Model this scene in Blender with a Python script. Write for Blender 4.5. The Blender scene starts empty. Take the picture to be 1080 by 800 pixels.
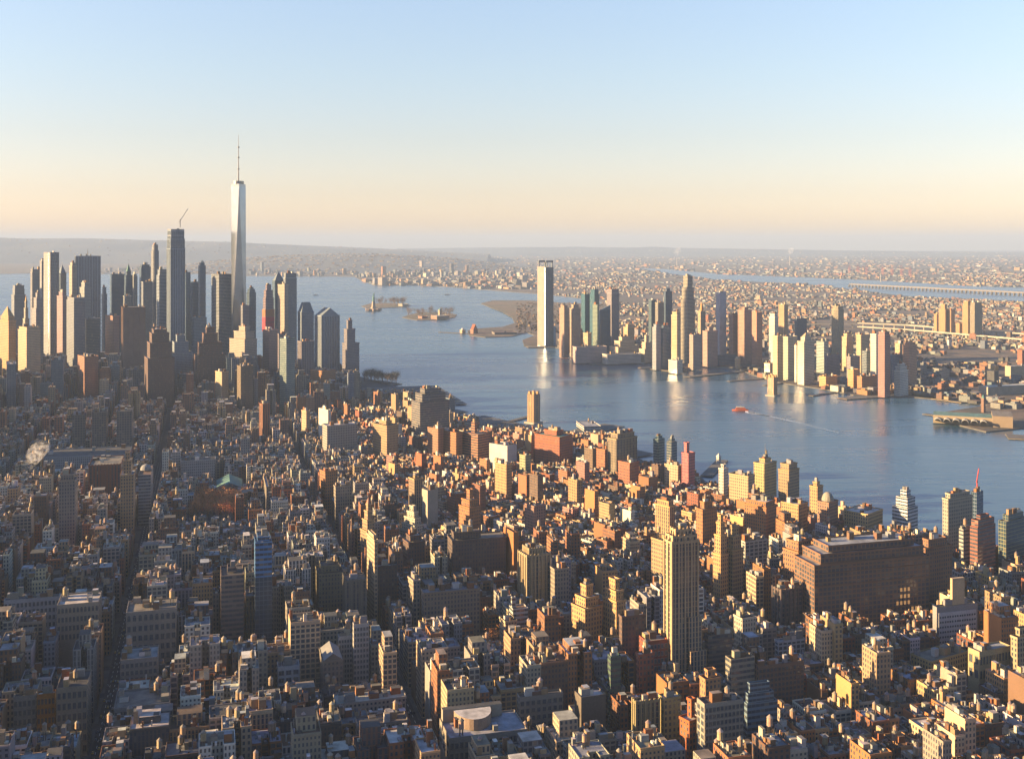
import bpy, math, random
from mathutils import Vector, Matrix, noise
R = math.radians
rng = random.Random(7)
sc = bpy.context.scene
col = sc.collection

# ------------------------------------------------------------------ camera
F, ER, H = 1155.0, 256.0, 500.0          # focal length in photo pixels, eye-level row, eye height
cam = bpy.data.cameras.new('camera'); cam.lens = F / 1080 * 36; cam.sensor_width = 36
cam.shift_y = (ER - 400) / 1080; cam.clip_start = 5; cam.clip_end = 200000
co = bpy.data.objects.new('camera', cam); col.objects.link(co)
co.location = (0, 0, H); co.rotation_euler = (R(90), 0, 0); sc.camera = co

# ------------------------------------------------------------------ sky, sun, exposure
SUN_AZ, SUN_EL = -98.0, 13.0              # degrees right of the view direction, degrees up
sd = Vector((math.sin(R(SUN_AZ)) * math.cos(R(SUN_EL)), math.cos(R(SUN_AZ)) * math.cos(R(SUN_EL)), math.sin(R(SUN_EL))))
w = bpy.data.worlds.new('World'); sc.world = w; w.use_nodes = True
nt = w.node_tree; bg = nt.nodes['Background']; sky = nt.nodes.new('ShaderNodeTexSky')
sky.sky_type = 'NISHITA'; sky.sun_disc = False; sky.sun_elevation = R(SUN_EL); sky.sun_rotation = R(SUN_AZ)
sky.air_density = 1.0; sky.dust_density = 0.8; sky.ozone_density = 2.8; sky.altitude = 100
bg.inputs['Strength'].default_value = 0.054
tcw = nt.nodes.new('ShaderNodeTexCoord'); sxw = nt.nodes.new('ShaderNodeSeparateXYZ'); nt.links.new(tcw.outputs['Generated'], sxw.inputs[0])
rw = nt.nodes.new('ShaderNodeValToRGB'); nt.links.new(sxw.outputs[2], rw.inputs[0])      # elevation tint added to the sky: warmer low, bluer overhead to cool the shade
els = rw.color_ramp.elements
for pos_, c_ in ((.012, (1.38, 1.03, .97)), (.045, (1.23, .90, .84)), (.095, (1.25, .92, .82)), (.15, (1.34, 1.03, .90)), (.215, (1.45, 1.13, 1.0)), (.30, (.92, .96, 1.12)), (.6, (.78, .92, 1.2))):
    e_ = els.new(pos_); e_.color = (*(x / 1.5 for x in c_), 1)
els.remove(els[0]); els.remove(els[-1])
vmw = nt.nodes.new('ShaderNodeVectorMath'); vmw.operation = 'MULTIPLY'; nt.links.new(sky.outputs[0], vmw.inputs[0]); nt.links.new(rw.outputs[0], vmw.inputs[1])
vsw = nt.nodes.new('ShaderNodeVectorMath'); vsw.operation = 'SCALE'; vsw.inputs['Scale'].default_value = 1.5
nt.links.new(vmw.outputs[0], vsw.inputs[0]); nt.links.new(vsw.outputs[0], bg.inputs[0])
sl = bpy.data.lights.new('sun', 'SUN'); sl.energy = 5.0; sl.angle = R(0.5); sl.color = (1.0, 0.67, 0.32)
so = bpy.data.objects.new('sun', sl); col.objects.link(so); so.location = (0, 0, 2000)
so.rotation_euler = sd.to_track_quat('Z', 'Y').to_euler()
vs = sc.view_settings; vs.view_transform = 'Standard'; vs.look = 'None'; vs.gamma = 1; vs.use_curve_mapping = False
vs.exposure = 2.34
sc.cycles.max_bounces = 4; sc.cycles.diffuse_bounces = 2; sc.cycles.glossy_bounces = 2
sc.cycles.volume_bounces = 0; sc.cycles.transmission_bounces = 2; sc.cycles.use_denoising = True
sc.cycles.caustics_reflective = False

# ------------------------------------------------------------------ materials
MATS = {}
class NB:
    def __init__(s, name):
        m = bpy.data.materials.new(name); m.use_nodes = True; s.m = m; s.t = m.node_tree
        s.b = s.t.nodes['Principled BSDF']; MATS[name] = m
    def n(s, typ, **k):
        nd = s.t.nodes.new(typ)
        for a, v in k.items(): setattr(nd, a, v)
        return nd
    def l(s, a, b): s.t.links.new(a, b)
    def put(s, nd, i, x):
        if isinstance(x, (int, float)): nd.inputs[i].default_value = x
        elif isinstance(x, tuple): nd.inputs[i].default_value = x if len(x) == 4 or nd.inputs[i].type == 'VECTOR' else (*x, 1)
        else: s.l(x, nd.inputs[i])
    def math(s, op, a, b=0.0, c=None):
        nd = s.n('ShaderNodeMath', operation=op); s.put(nd, 0, a); s.put(nd, 1, b)
        if c is not None: s.put(nd, 2, c)
        return nd.outputs[0]
    def mix(s, f, a, b, mode='MIX'):
        nd = s.n('ShaderNodeMix', data_type='RGBA', blend_type=mode)
        s.put(nd, 0, f); s.put(nd, 6, a); s.put(nd, 7, b); return nd.outputs[2]
    def noise(s, scale, vec=None, detail=2.0, rough=.5):
        nd = s.n('ShaderNodeTexNoise'); nd.inputs['Scale'].default_value = scale; nd.inputs['Detail'].default_value = detail
        nd.inputs['Roughness'].default_value = rough
        if vec is not None: s.l(vec, nd.inputs['Vector'])
        return nd.outputs[0]
    def ramp(s, x, a, b, lo=0.0, hi=1.0):
        nd = s.n('ShaderNodeMapRange'); s.put(nd, 0, x)
        for i, v in ((1, a), (2, b), (3, lo), (4, hi)): nd.inputs[i].default_value = v
        return nd.outputs[0]
    def geo(s): return s.n('ShaderNodeNewGeometry').outputs['Position']
    def tint(s): return s.n('ShaderNodeAttribute', attribute_name='tint').outputs['Color']

def facade(name, hx, hy, glass=(.035, .045, .06), band=0.0, pier=0.0, blind=.35, metal=0.0, rough=.75, grough=.12):
    """wall with a window in every bay and floor; UV counts bays and floors, u < 0 is a blank party wall"""
    b = NB(name); uv = b.n('ShaderNodeUVMap', uv_map='bays').outputs[0]
    sx = b.n('ShaderNodeSeparateXYZ'); b.l(uv, sx.inputs[0]); u, v = sx.outputs[0], sx.outputs[1]
    fu, fv = b.math('FRACT', u), b.math('FRACT', v)
    mx = b.math('LESS_THAN', b.math('ABSOLUTE', b.math('SUBTRACT', fu, .5)), hx)
    my = b.math('LESS_THAN', b.math('ABSOLUTE', b.math('SUBTRACT', fv, .52)), hy)
    mask = b.math('MULTIPLY', b.math('MULTIPLY', mx, my), b.math('GREATER_THAN', u, 0.0))
    cell = b.n('ShaderNodeCombineXYZ'); b.l(b.math('FLOOR', u), cell.inputs[0]); b.l(b.math('FLOOR', v), cell.inputs[1])
    oi = b.n('ShaderNodeObjectInfo').outputs['Random']; b.l(oi, cell.inputs[2])
    wn = b.n('ShaderNodeTexWhiteNoise', noise_dimensions='3D'); b.l(cell.outputs[0], wn.inputs['Vector'])
    r = wn.outputs['Value']
    lite = b.ramp(r, 1 - blind, 1.0, 0, 1)
    win = b.mix(b.math('POWER', lite, 2.0), glass, (.13, .12, .1))
    pos = b.geo(); n1 = b.noise(.03, pos, 3); n2 = b.noise(.4, pos, 2)
    var = b.math('MULTIPLY', b.ramp(n1, .3, .7, .9, 1.08), b.ramp(n2, .3, .7, .93, 1.07))
    tv = b.n('ShaderNodeVectorMath', operation='SCALE'); b.l(b.tint(), tv.inputs[0]); b.l(var, tv.inputs['Scale'])
    wall = tv.outputs[0]
    if band:   # slab edges and spandrels of another tone
        wall = b.mix(b.math('MULTIPLY', b.math('LESS_THAN', fv, .12), band), wall, (.2, .19, .17))
    c = b.mix(mask, wall, win); b.l(c, b.b.inputs['Base Color'])
    b.l(b.math('MULTIPLY_ADD', mask, grough - rough, rough), b.b.inputs['Roughness'])
    if metal: b.l(b.math('MULTIPLY', mask, metal), b.b.inputs['Metallic'])
    b.b.inputs['Specular IOR Level'].default_value = .5
facade('masonry', .24, .29)
facade('loft', .36, .33, blind=.3)
facade('ribbon', .47, .25, blind=.3)
facade('piers', .27, .44, blind=.2)
facade('curtain', .44, .42, glass=(.03, .055, .085), blind=.1, metal=.3, grough=.1)
def simple(name, rough=.85, lo=.88, hi=1.1, s1=.05, s2=.6, metal=0.0):
    b = NB(name); pos = b.geo(); n1 = b.noise(s1, pos, 3); n2 = b.noise(s2, pos, 3)
    var = b.math('MULTIPLY', b.ramp(n1, .3, .7, lo, hi), b.ramp(n2, .3, .7, .85, 1.12))
    tv = b.n('ShaderNodeVectorMath', operation='SCALE'); b.l(b.tint(), tv.inputs[0]); b.l(var, tv.inputs['Scale'])
    b.l(tv.outputs[0], b.b.inputs['Base Color']); b.b.inputs['Roughness'].default_value = rough
    b.b.inputs['Metallic'].default_value = metal
simple('plain'); simple('roofing', .9, .55, 1.4, .09, .5); simple('steel', .35, .9, 1.1, metal=.8)
simple('wood', .8, .8, 1.2, .3, 2.0); simple('bark', .95); simple('cloth', .9)
b = NB('glass'); b.b.inputs['Base Color'].default_value = (.035, .05, .07, 1); b.b.inputs['Roughness'].default_value = .12
b = NB('mirror_glass'); pos = b.geo(); b.l(b.mix(b.ramp(b.noise(.02, pos), .35, .65), (.17, .21, .27), (.23, .27, .33)), b.b.inputs['Base Color'])
b.b.inputs['Metallic'].default_value = .9; b.b.inputs['Roughness'].default_value = .16
b = NB('lit_window'); b.b.inputs['Emission Color'].default_value = (1, .5, .17, 1); b.b.inputs['Base Color'].default_value = (.05, .04, .03, 1); b.b.inputs['Emission Strength'].default_value = .085
# ground materials
b = NB('asphalt'); pos = b.geo(); b.l(b.mix(b.ramp(b.noise(.02, pos, 4), .3, .7), (.022, .022, .024), (.04, .038, .037)), b.b.inputs['Base Color']); b.b.inputs['Roughness'].default_value = .9
b = NB('paving'); pos = b.geo(); b.l(b.mix(b.ramp(b.noise(.06, pos, 4), .3, .7), (.05, .048, .046), (.09, .086, .08)), b.b.inputs['Base Color']); b.b.inputs['Roughness'].default_value = .9
b = NB('paint'); b.b.inputs['Base Color'].default_value = (.75, .75, .72, 1)
b = NB('land'); pos = b.geo()
c = b.mix(b.ramp(b.noise(.0016, pos, 4), .4, .62), (.055, .038, .028), (.10, .066, .042))
c = b.mix(b.ramp(b.noise(.009, pos, 3, .6), .45, .6), c, (.03, .03, .026)); c = b.mix(b.ramp(b.noise(.02, pos, 2), .62, .72), c, (.12, .10, .085))
b.l(c, b.b.inputs['Base Color']); b.b.inputs['Roughness'].default_value = .95
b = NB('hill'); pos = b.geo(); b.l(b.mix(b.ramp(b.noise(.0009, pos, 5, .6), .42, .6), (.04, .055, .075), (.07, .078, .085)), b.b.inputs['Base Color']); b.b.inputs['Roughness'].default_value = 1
b = NB('parkland'); pos = b.geo()
c = b.mix(b.ramp(b.noise(.004, pos, 4), .4, .6), (.10, .066, .035), (.06, .055, .03)); c = b.mix(b.ramp(b.noise(.02, pos, 2), .6, .7), c, (.15, .10, .06))
b.l(c, b.b.inputs['Base Color']); b.b.inputs['Roughness'].default_value = .95
b = NB('water'); pos = b.geo()
mp = b.n('ShaderNodeMapping'); b.l(pos, mp.inputs[0]); mp.inputs['Scale'].default_value = (.25, 1, 1); mp.inputs['Rotation'].default_value = (0, 0, R(-12))
big = b.noise(.0035, mp.outputs[0], 4, .6)
b.l(b.mix(b.ramp(big, .38, .62), (.012, .045, .078), (.042, .09, .135)), b.b.inputs['Base Color'])
b.l(b.ramp(big, .35, .65, .22, .34), b.b.inputs['Roughness'])
bp = b.n('ShaderNodeBump'); bp.inputs['Strength'].default_value = .55; bp.inputs['Distance'].default_value = 3.0
b.l(b.noise(.035, mp.outputs[0], 4, .65), bp.inputs['Height']); b.l(bp.outputs[0], b.b.inputs['Normal'])
b = NB('thin_foam'); b.b.inputs['Base Color'].default_value = (.22, .27, .31, 1)
b = NB('foam'); pos = b.geo(); b.b.inputs['Base Color'].default_value = (.8, .82, .83, 1); b.b.inputs['Roughness'].default_value = .5

# ------------------------------------------------------------------ mesh builder
class MB:
    def __init__(s): s.v = []; s.f = []; s.m = []; s.c = []; s.uv = []; s.mats = []
    def mi(s, mat):
        if mat not in s.mats: s.mats.append(mat)
        return s.mats.index(mat)
    def face(s, pts, mat, c, uv=None):
        i = len(s.v); s.v.extend(pts); s.f.append(tuple(range(i, i + len(pts)))); s.m.append(s.mi(mat)); s.c.append(c)
        s.uv.extend(uv if uv else [(-5.0, 0.0)] * len(pts))
    def box(s, x0, x1, y0, y1, z0, z1, mat, c, T=None, top=None, ctop=None, bot=False):
        p = [(x0, y0, z0), (x1, y0, z0), (x1, y1, z0), (x0, y1, z0), (x0, y0, z1), (x1, y0, z1), (x1, y1, z1), (x0, y1, z1)]
        if T: p = [T(q) for q in p]
        for a, b_ in ((0, 1), (1, 2), (2, 3), (3, 0)): s.face([p[a], p[b_], p[b_ + 4], p[a + 4]], mat, c)
        s.face([p[4], p[5], p[6], p[7]], top or mat, ctop or c)
        if bot: s.face([p[3], p[2], p[1], p[0]], mat, c)
    def walls(s, ring, z0, z1, mat_, c, bw=4.2, fh=5.6, blank=(), T=None, v0=0.0, ring2=None):
        """ring counter-clockwise seen from above; ring2 is the upper ring when the walls lean"""
        n = len(ring); r2 = ring2 or ring
        nf = max(1, round((z1 - z0) / fh))
        for i in range(n):
            mat = mat_ if isinstance(mat_, str) else mat_[i % len(mat_)]
            a, b_ = ring[i], ring[(i + 1) % n]; a2, b2 = r2[i], r2[(i + 1) % n]
            L = math.hypot(b_[0] - a[0], b_[1] - a[1]); nb = max(1, round(max(L, 1) / bw))
            o = -5000 if i in blank else i * 40
            p = [(*a, z0), (*b_, z0), (*b2, z1), (*a2, z1)]
            if T: p = [T(q) for q in p]
            s.face(p, mat, c, [(o, v0), (o + nb, v0), (o + nb, v0 + nf), (o, v0 + nf)])
    def roof(s, ring, z, par, mat, c, cw, T=None, t=.5):
        """parapet coping and a sunken roof"""
        n = len(ring); cx = sum(p[0] for p in ring) / n; cy = sum(p[1] for p in ring) / n
        inn = []
        for x, y in ring:
            d = math.hypot(x - cx, y - cy) or 1; k = max(.5, (d - t * 1.5) / d); inn.append((cx + (x - cx) * k, cy + (y - cy) * k))
        q = lambda p, zz: T((p[0], p[1], zz)) if T else (p[0], p[1], zz)
        if par <= 0:
            s.face([q(p, z) for p in ring], mat, c); return
        for i in range(n):
            j = (i + 1) % n
            s.face([q(ring[i], z), q(ring[j], z), q(inn[j], z), q(inn[i], z)], 'plain', cw)
            s.face([q(inn[i], z), q(inn[j], z), q(inn[j], z - par), q(inn[i], z - par)], 'plain', cw)
        s.face([q(p, z - par) for p in inn], mat, c)
    def cyl(s, x, y, z0, z1, r0, r1, mat, c, n=8, T=None, cap=True):
        a = [(x + r0 * math.cos(2 * math.pi * k / n), y + r0 * math.sin(2 * math.pi * k / n), z0) for k in range(n)]
        d = [(x + r1 * math.cos(2 * math.pi * k / n), y + r1 * math.sin(2 * math.pi * k / n), z1) for k in range(n)]
        if T: a = [T(q) for q in a]; d = [T(q) for q in d]
        for k in range(n): s.face([a[k], a[(k + 1) % n], d[(k + 1) % n], d[k]], mat, c)
        if cap and r1 > .01: s.face(d, mat, c)
    def bar(s, p, q, r, mat, c):
        p = Vector(p); q = Vector(q); d = (q - p).normalized(); u = d.orthogonal().normalized(); v = d.cross(u)
        a = [p + (u * math.cos(t) + v * math.sin(t)) * r for t in (0, 1.57, 3.14, 4.71)]; e = [k + (q - p) for k in a]
        for k in range(4): s.face([tuple(a[k]), tuple(a[(k + 1) % 4]), tuple(e[(k + 1) % 4]), tuple(e[k])], mat, c)
        s.face([tuple(k) for k in e], mat, c)
    def build(s, name, parent=None):
        me = bpy.data.meshes.new(name); me.from_pydata(s.v, [], s.f)
        for m in s.mats: me.materials.append(MATS[m])
        me.polygons.foreach_set('material_index', s.m)
        uvl = me.uv_layers.new(name='bays'); uvl.data.foreach_set('uv', [t for p in s.uv for t in p])
        at = me.attributes.new('tint', 'FLOAT_COLOR', 'FACE'); at.data.foreach_set('color', [t for c in s.c for t in (*c, 1.0)])
        me.update()
        o = bpy.data.objects.new(name, me); col.objects.link(o)
        if parent: o.parent = parent
        return o
def tag(o, label, cat=None, group=None, kind=None):
    if label: o['label'] = label
    if cat: o['category'] = cat
    if group: o['group'] = group
    if kind: o['kind'] = kind
    return o
def thing(name, label, cat, loc=(0, 0, 0), rz=0.0, group=None):
    o = bpy.data.objects.new(name, None); col.objects.link(o); o.location = loc; o.rotation_euler = (0, 0, rz)
    o.empty_display_size = 5
    return tag(o, label, cat, group)
def struct(name, mb):
    o = mb.build(name); o['kind'] = 'structure'; return o

def G(x, y):
    """photo pixel on flat ground -> world"""
    Y = F * H / (y - ER); return ((x - 540) / F * Y, Y)
def GY(x, Y): return ((x - 540) / F * Y, Y)
def ZT(y, Y): return H - (y - ER) * Y / F           # height of a point seen at row y at depth Y
def PX(X, Y): return 540 + F * X / Y
def PY(Z, Y): return ER + F * (H - Z) / Y
def inpoly(x, y, P):
    c = False; n = len(P)
    for i in range(n):
        a, b_ = P[i], P[(i + 1) % n]
        if (a[1] > y) != (b_[1] > y) and x < (b_[0] - a[0]) * (y - a[1]) / (b_[1] - a[1]) + a[0]: c = not c
    return c

# colours (linear reflectance)
C = dict(red=(.30, .115, .07), brick=(.36, .17, .10), orange=(.44, .225, .12), tan=(.48, .345, .22), gold=(.62, .41, .235), cream=(.66, .52, .37),
         stone=(.43, .40, .34), grey=(.34, .34, .34), white=(.80, .75, .68), brown=(.19, .12, .085), dark=(.09, .085, .085), blue=(.12, .19, .27),
         slate=(.20, .24, .28), teal=(.08, .22, .24), green=(.30, .36, .28), pink=(.46, .27, .22), black=(.05, .05, .055), sky=(.35, .45, .55),
         tar=(.07, .07, .072), silver=(.45, .46, .48), gravel=(.26, .235, .2), copper=(.17, .30, .27))
for k_, c_ in C.items():
    g_ = sum(c_) / 3; C[k_] = tuple(max(.012, (g_ + (x - g_) * 1.38) * .43) for x in c_)
def jit(c, a=.08, r=None):
    r = r or rng; k = 1 + r.uniform(-a, a); return tuple(max(.01, x * k * (1 + r.uniform(-a / 3, a / 3))) for x in c)

# ------------------------------------------------------------------ the setting: water, land, hills
m = MB(); m.face([(-90000, -6000, 0), (90000, -6000, 0), (90000, 70000, 0), (-90000, 70000, 0)], 'water', (1, 1, 1)); struct('water', m)
def sheet(name, pts, z, mat, skirt=0):
    m = MB(); m.face([(x, y, z) for x, y in pts], mat, (1, 1, 1))
    if skirt:
        for i in range(len(pts)):
            a, b_ = pts[i], pts[(i + 1) % len(pts)]
            m.face([(*a, z), (*b_, z), (*b_, z - skirt), (*a, z - skirt)], 'paving', (.3, .28, .25))
    return struct(name, m)
NJ_PX = [(-600, 292), (-100, 290), (0, 289), (60, 288), (150, 287), (260, 291), (375, 292), (381, 296), (395, 301), (440, 301), (480, 303), (540, 308),
         (580, 311), (615, 315), (640, 320), (600, 320), (560, 317), (520, 317), (507, 320), (516, 324), (530, 329), (540, 335), (543, 341), (530, 345),
         (500, 347), (493, 349), (495, 354), (512, 356), (540, 355), (556, 351), (564, 354), (551, 359), (553, 365), (583, 366), (600, 370), (632, 381),
         (665, 381), (678, 379), (700, 390), (722, 392), (745, 386), (775, 388), (800, 398), (822, 404), (870, 411), (900, 417), (950, 418), (1015, 424),
         (1042, 428), (990, 436), (985, 441), (1012, 449), (1040, 456), (1080, 452), (1180, 470)]
NJ = [G(*p) for p in NJ_PX] + [(9000, 2000), (80000, 2000), (80000, 69000), (-80000, 69000), (-80000, 17000)]
sheet('new_jersey_land', NJ, 3, 'land', 4)
PARK = [G(*p) for p in [(640, 321), (600, 320.6), (560, 317.6), (520, 317.8), (509, 320.5), (518, 325), (531, 330), (541, 336), (545, 341), (580, 340), (640, 335)]]
sheet('park_ground', PARK, 4.5, 'parkland')
BAY = [G(*p) for p in [(672, 283), (700, 284), (760, 289.5), (850, 293), (940, 297), (1020, 302), (1080, 304), (1250, 309), (1250, 323), (1080, 318.5), (1000, 315.5), (950, 312.5), (905, 306.5), (850, 300), (760, 296), (700, 288)]]
sheet('bay_water', BAY, 6, 'water')
RIV = [G(*p) for p in [(560, 286.5), (640, 284), (700, 283.5), (700, 286), (640, 285.4)]]
MAN_PX = [(1180, 622), (1080, 602), (1000, 585), (930, 566), (860, 548), (800, 532), (752, 516), (738, 503), (702, 500), (670, 482), (655, 464), (620, 459),
          (560, 449), (482, 441), (458, 427), (440, 415), (415, 407), (385, 399), (345, 389), (300, 384), (0, 373), (-350, 371)]
MAN = [(900, 200)] + [G(*p) for p in MAN_PX] + [(-3000, 1500), (-1500, 200)]
sheet('city_ground', MAN, 3, 'asphalt', 4)
for nm, px in (('island_ground', [(381, 323), (390, 320.5), (405, 319.5), (425, 320.5), (434, 322), (425, 324), (400, 325), (386, 325)]),
               ('island_ground', [(424, 335), (432, 332), (445, 329.5), (470, 330), (482, 332), (480, 335), (462, 337.5), (440, 338)])):
    sheet(nm, [G(*p) for p in px], 3, 'parkland', 4)

HILLH = MB()
def ridge(name, prof, Y0, Y1, Y2, seed):
    """long hill: foot at depth Y0, crest at Y1 (row given by prof), far foot at Y2"""
    m = MB(); xs = list(range(prof[0][0], prof[-1][0] + 1, 12)); rows = []
    for j in range(9):
        t = j / 8; Y = Y0 + (Y1 - Y0) * t / .6 if t < .6 else Y1 + (Y2 - Y1) * (t - .6) / .4
        row = []
        for x in xs:
            for (xa, ya), (xb, yb) in zip(prof, prof[1:]):
                if xa <= x <= xb: yy = ya + (yb - ya) * (x - xa) / (xb - xa)
            zc = max(4, ZT(yy, Y1)); k = math.sin(min(1, t / .6) * math.pi / 2) if t < .6 else math.cos((t - .6) / .4 * math.pi / 2)
            X = (x - 540) / F * Y1 * (.6 + .4 * Y / Y1)
            n_ = noise.noise(Vector((X * .0006, Y * .0006, seed)))
            row.append((X, Y, 2 + zc * k * (1 + .22 * n_ * (k < .98))))
        rows.append(row)
    for j in range(8):
        for i in range(len(xs) - 1): m.face([rows[j][i], rows[j][i + 1], rows[j + 1][i + 1], rows[j + 1][i]], 'hill', (1, 1, 1))
    rh = random.Random(seed)
    for k in range(int(900 * (Y1 < 26000) + 500)):
        j = rh.randrange(0, 5); i = rh.randrange(len(xs) - 1); a = Vector(rows[j][i]); b_ = Vector(rows[j + 1][i + 1]); p = a.lerp(b_, rh.random()); q = Vector(rows[j][i + 1]); p = p.lerp(q, rh.random() * .6)
        s_ = rh.uniform(8, 26); HILLH.box(p.x - s_, p.x + s_, p.y - s_ * .6, p.y + s_ * .6, p.z - 20, p.z + rh.uniform(8, 22), 'plain', rh.choice([C['cream'], C['grey'], C['tan'], C['brown'], C['white']]))
    return struct(name, m)
ridge('hills', [(-300, 250), (0, 252), (80, 251), (150, 253), (230, 255), (300, 258), (400, 262), (470, 266), (520, 268)], 26000, 31000, 36000, 1)
ridge('hills', [(150, 284), (230, 275), (300, 269), (370, 268), (430, 270), (480, 273), (520, 278), (560, 284)], 17500, 21000, 26000, 5)
ridge('hills', [(420, 262), (560, 260.5), (700, 261), (820, 263), (960, 265), (1150, 267)], 40000, 46000, 52000, 9)

o = HILLH.build('hillside_houses'); tag(o, 'scattered pale houses on the far hills', None, None, 'stuff'); o['category'] = 'far towns'

# ------------------------------------------------------------------ towers seen one by one
HEROES = []
def solve(h):
    Yc = F * H / (h['yb'] - ER) * h.get('push', 1.0); th = R(h['th'])
    dR = (math.cos(th), math.sin(th)); dL = (-math.sin(th), math.cos(th))
    Cx, Cy = (h['xm'] - 540) / F * Yc, Yc
    def t(d, x):
        k = (x - 540) / F; den = d[0] - k * d[1]
        return (k * Cy - Cx) / den if abs(den) > 1e-6 else -1
    px = Yc / F; tL = t(dL, h['x0']) if h['xm'] > h['x0'] else -1; tR = t(dR, h['x1']) if h['x1'] > h['xm'] else -1
    lim = 200
    if tR > 0 and (tL > 0 or h['xm'] == h['x0']):
        w_, d_ = tR, tL if tL > 0 else h.get('d', min(tR, 40)); O = (Cx, Cy)
    else:
        tF = t((-dR[0], -dR[1]), h['x0']); tS = t(dL, h['x1']) if h['x1'] > h['xm'] else -1
        w_ = tF; d_ = tS if tS > 0 else h.get('d', min(max(tF, 12), 40)); O = (Cx - dR[0] * tF, Cy - dR[1] * tF)
    d_ = min(max(d_, 8), h.get('dmax', 90 if h['yb'] < 560 else 42)); w_ = min(max(w_, 4), 260)
    c = (O[0] + dR[0] * w_ / 2 + dL[0] * d_ / 2, O[1] + dR[1] * w_ / 2 + dL[1] * d_ / 2)
    h.update(Yc=Yc, w=w_, d=d_, c=c, z=ZT(h['yt'], Yc))
def corners(h, g=0):
    th = R(h['th']); a, b_ = h['w'] / 2 + g, h['d'] / 2 + g; c_, s_ = math.cos(th), math.sin(th)
    return [(h['c'][0] + x * c_ - y * s_, h['c'][1] + x * s_ + y * c_) for x, y in ((-a, -b_), (a, -b_), (a, b_), (-a, b_))]
def overlap(P, Q):
    for A in (P, Q):
        for i in range(2):
            ax = (A[i + 1][0] - A[i][0], A[i + 1][1] - A[i][1])
            p = [v[0] * ax[0] + v[1] * ax[1] for v in P]; q = [v[0] * ax[0] + v[1] * ax[1] for v in Q]
            if max(p) < min(q) or max(q) < min(p): return False
    return True
def dim(c): g = sum(c) / 3; return tuple(max(.01, (g + (x - g) * 1.3) * .42) for x in c)
def T_(label, cat, x0, xm, x1, yt, yb, yv, colr, style='masonry', th=15.6, **k):
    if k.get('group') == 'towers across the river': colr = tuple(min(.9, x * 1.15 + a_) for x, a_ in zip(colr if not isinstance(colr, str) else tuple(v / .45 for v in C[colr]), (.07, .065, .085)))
    if k.get('group') == 'downtown skyscrapers': colr = tuple(x * .62 + y * .38 for x, y in zip((colr if not isinstance(colr, str) else tuple(v / .43 for v in C[colr])), (.30, .40, .54)))  # blue distance haze mixed into the downtown wall colours
    HEROES.append(dict(label=label, cat=cat, x0=x0, xm=xm, x1=x1, yt=yt, yb=yb, yv=yv, col=C[colr] if isinstance(colr, str) else dim(colr), style=style, th=th, **k))
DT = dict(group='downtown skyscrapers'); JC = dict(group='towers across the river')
# label, category, left edge, near corner, right edge, roof row, ground row, lowest row seen, colour, facade, turn
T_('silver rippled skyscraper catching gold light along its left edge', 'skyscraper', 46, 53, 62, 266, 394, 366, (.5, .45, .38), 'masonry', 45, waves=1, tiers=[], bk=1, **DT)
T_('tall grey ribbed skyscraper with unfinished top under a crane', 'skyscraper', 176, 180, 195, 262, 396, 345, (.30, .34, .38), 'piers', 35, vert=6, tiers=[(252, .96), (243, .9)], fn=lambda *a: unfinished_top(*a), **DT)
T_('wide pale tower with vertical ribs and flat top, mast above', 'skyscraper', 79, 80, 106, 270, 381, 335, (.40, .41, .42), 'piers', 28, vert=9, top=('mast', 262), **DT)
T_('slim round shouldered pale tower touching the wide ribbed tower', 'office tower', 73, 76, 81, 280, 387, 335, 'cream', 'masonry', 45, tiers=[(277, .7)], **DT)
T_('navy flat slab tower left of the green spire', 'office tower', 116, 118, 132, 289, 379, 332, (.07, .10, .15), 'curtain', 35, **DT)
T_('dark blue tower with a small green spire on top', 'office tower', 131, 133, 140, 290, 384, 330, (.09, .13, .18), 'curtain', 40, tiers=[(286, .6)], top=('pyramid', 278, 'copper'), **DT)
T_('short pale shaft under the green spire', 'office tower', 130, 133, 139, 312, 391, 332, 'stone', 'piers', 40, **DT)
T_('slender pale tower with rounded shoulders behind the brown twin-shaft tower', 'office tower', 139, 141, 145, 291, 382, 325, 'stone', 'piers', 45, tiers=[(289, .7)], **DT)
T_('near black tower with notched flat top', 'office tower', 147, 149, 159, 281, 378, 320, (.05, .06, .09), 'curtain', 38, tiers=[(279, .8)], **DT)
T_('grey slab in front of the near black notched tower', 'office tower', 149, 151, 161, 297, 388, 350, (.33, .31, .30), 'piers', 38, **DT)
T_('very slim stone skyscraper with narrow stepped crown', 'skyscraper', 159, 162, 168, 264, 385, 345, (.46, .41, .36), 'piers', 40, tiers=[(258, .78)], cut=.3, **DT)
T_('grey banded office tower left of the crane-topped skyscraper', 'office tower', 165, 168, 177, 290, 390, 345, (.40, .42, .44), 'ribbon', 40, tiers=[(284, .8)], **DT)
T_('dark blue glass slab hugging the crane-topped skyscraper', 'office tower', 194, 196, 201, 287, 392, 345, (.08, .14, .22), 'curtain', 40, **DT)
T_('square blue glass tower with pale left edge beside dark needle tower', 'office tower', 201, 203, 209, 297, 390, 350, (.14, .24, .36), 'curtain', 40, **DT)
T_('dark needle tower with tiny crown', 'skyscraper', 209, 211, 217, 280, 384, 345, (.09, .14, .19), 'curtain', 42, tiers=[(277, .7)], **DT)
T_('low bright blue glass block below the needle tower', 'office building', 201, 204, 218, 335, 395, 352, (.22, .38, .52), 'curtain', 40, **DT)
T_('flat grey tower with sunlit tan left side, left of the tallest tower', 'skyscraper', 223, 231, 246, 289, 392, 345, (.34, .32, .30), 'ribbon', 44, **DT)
T_('dark round topped tower right of the tallest tower', 'office tower', 260, 263, 270, 308, 396, 350, (.12, .14, .16), 'curtain', 40, tiers=[(305, .8), (303, .5)], **DT)
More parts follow.
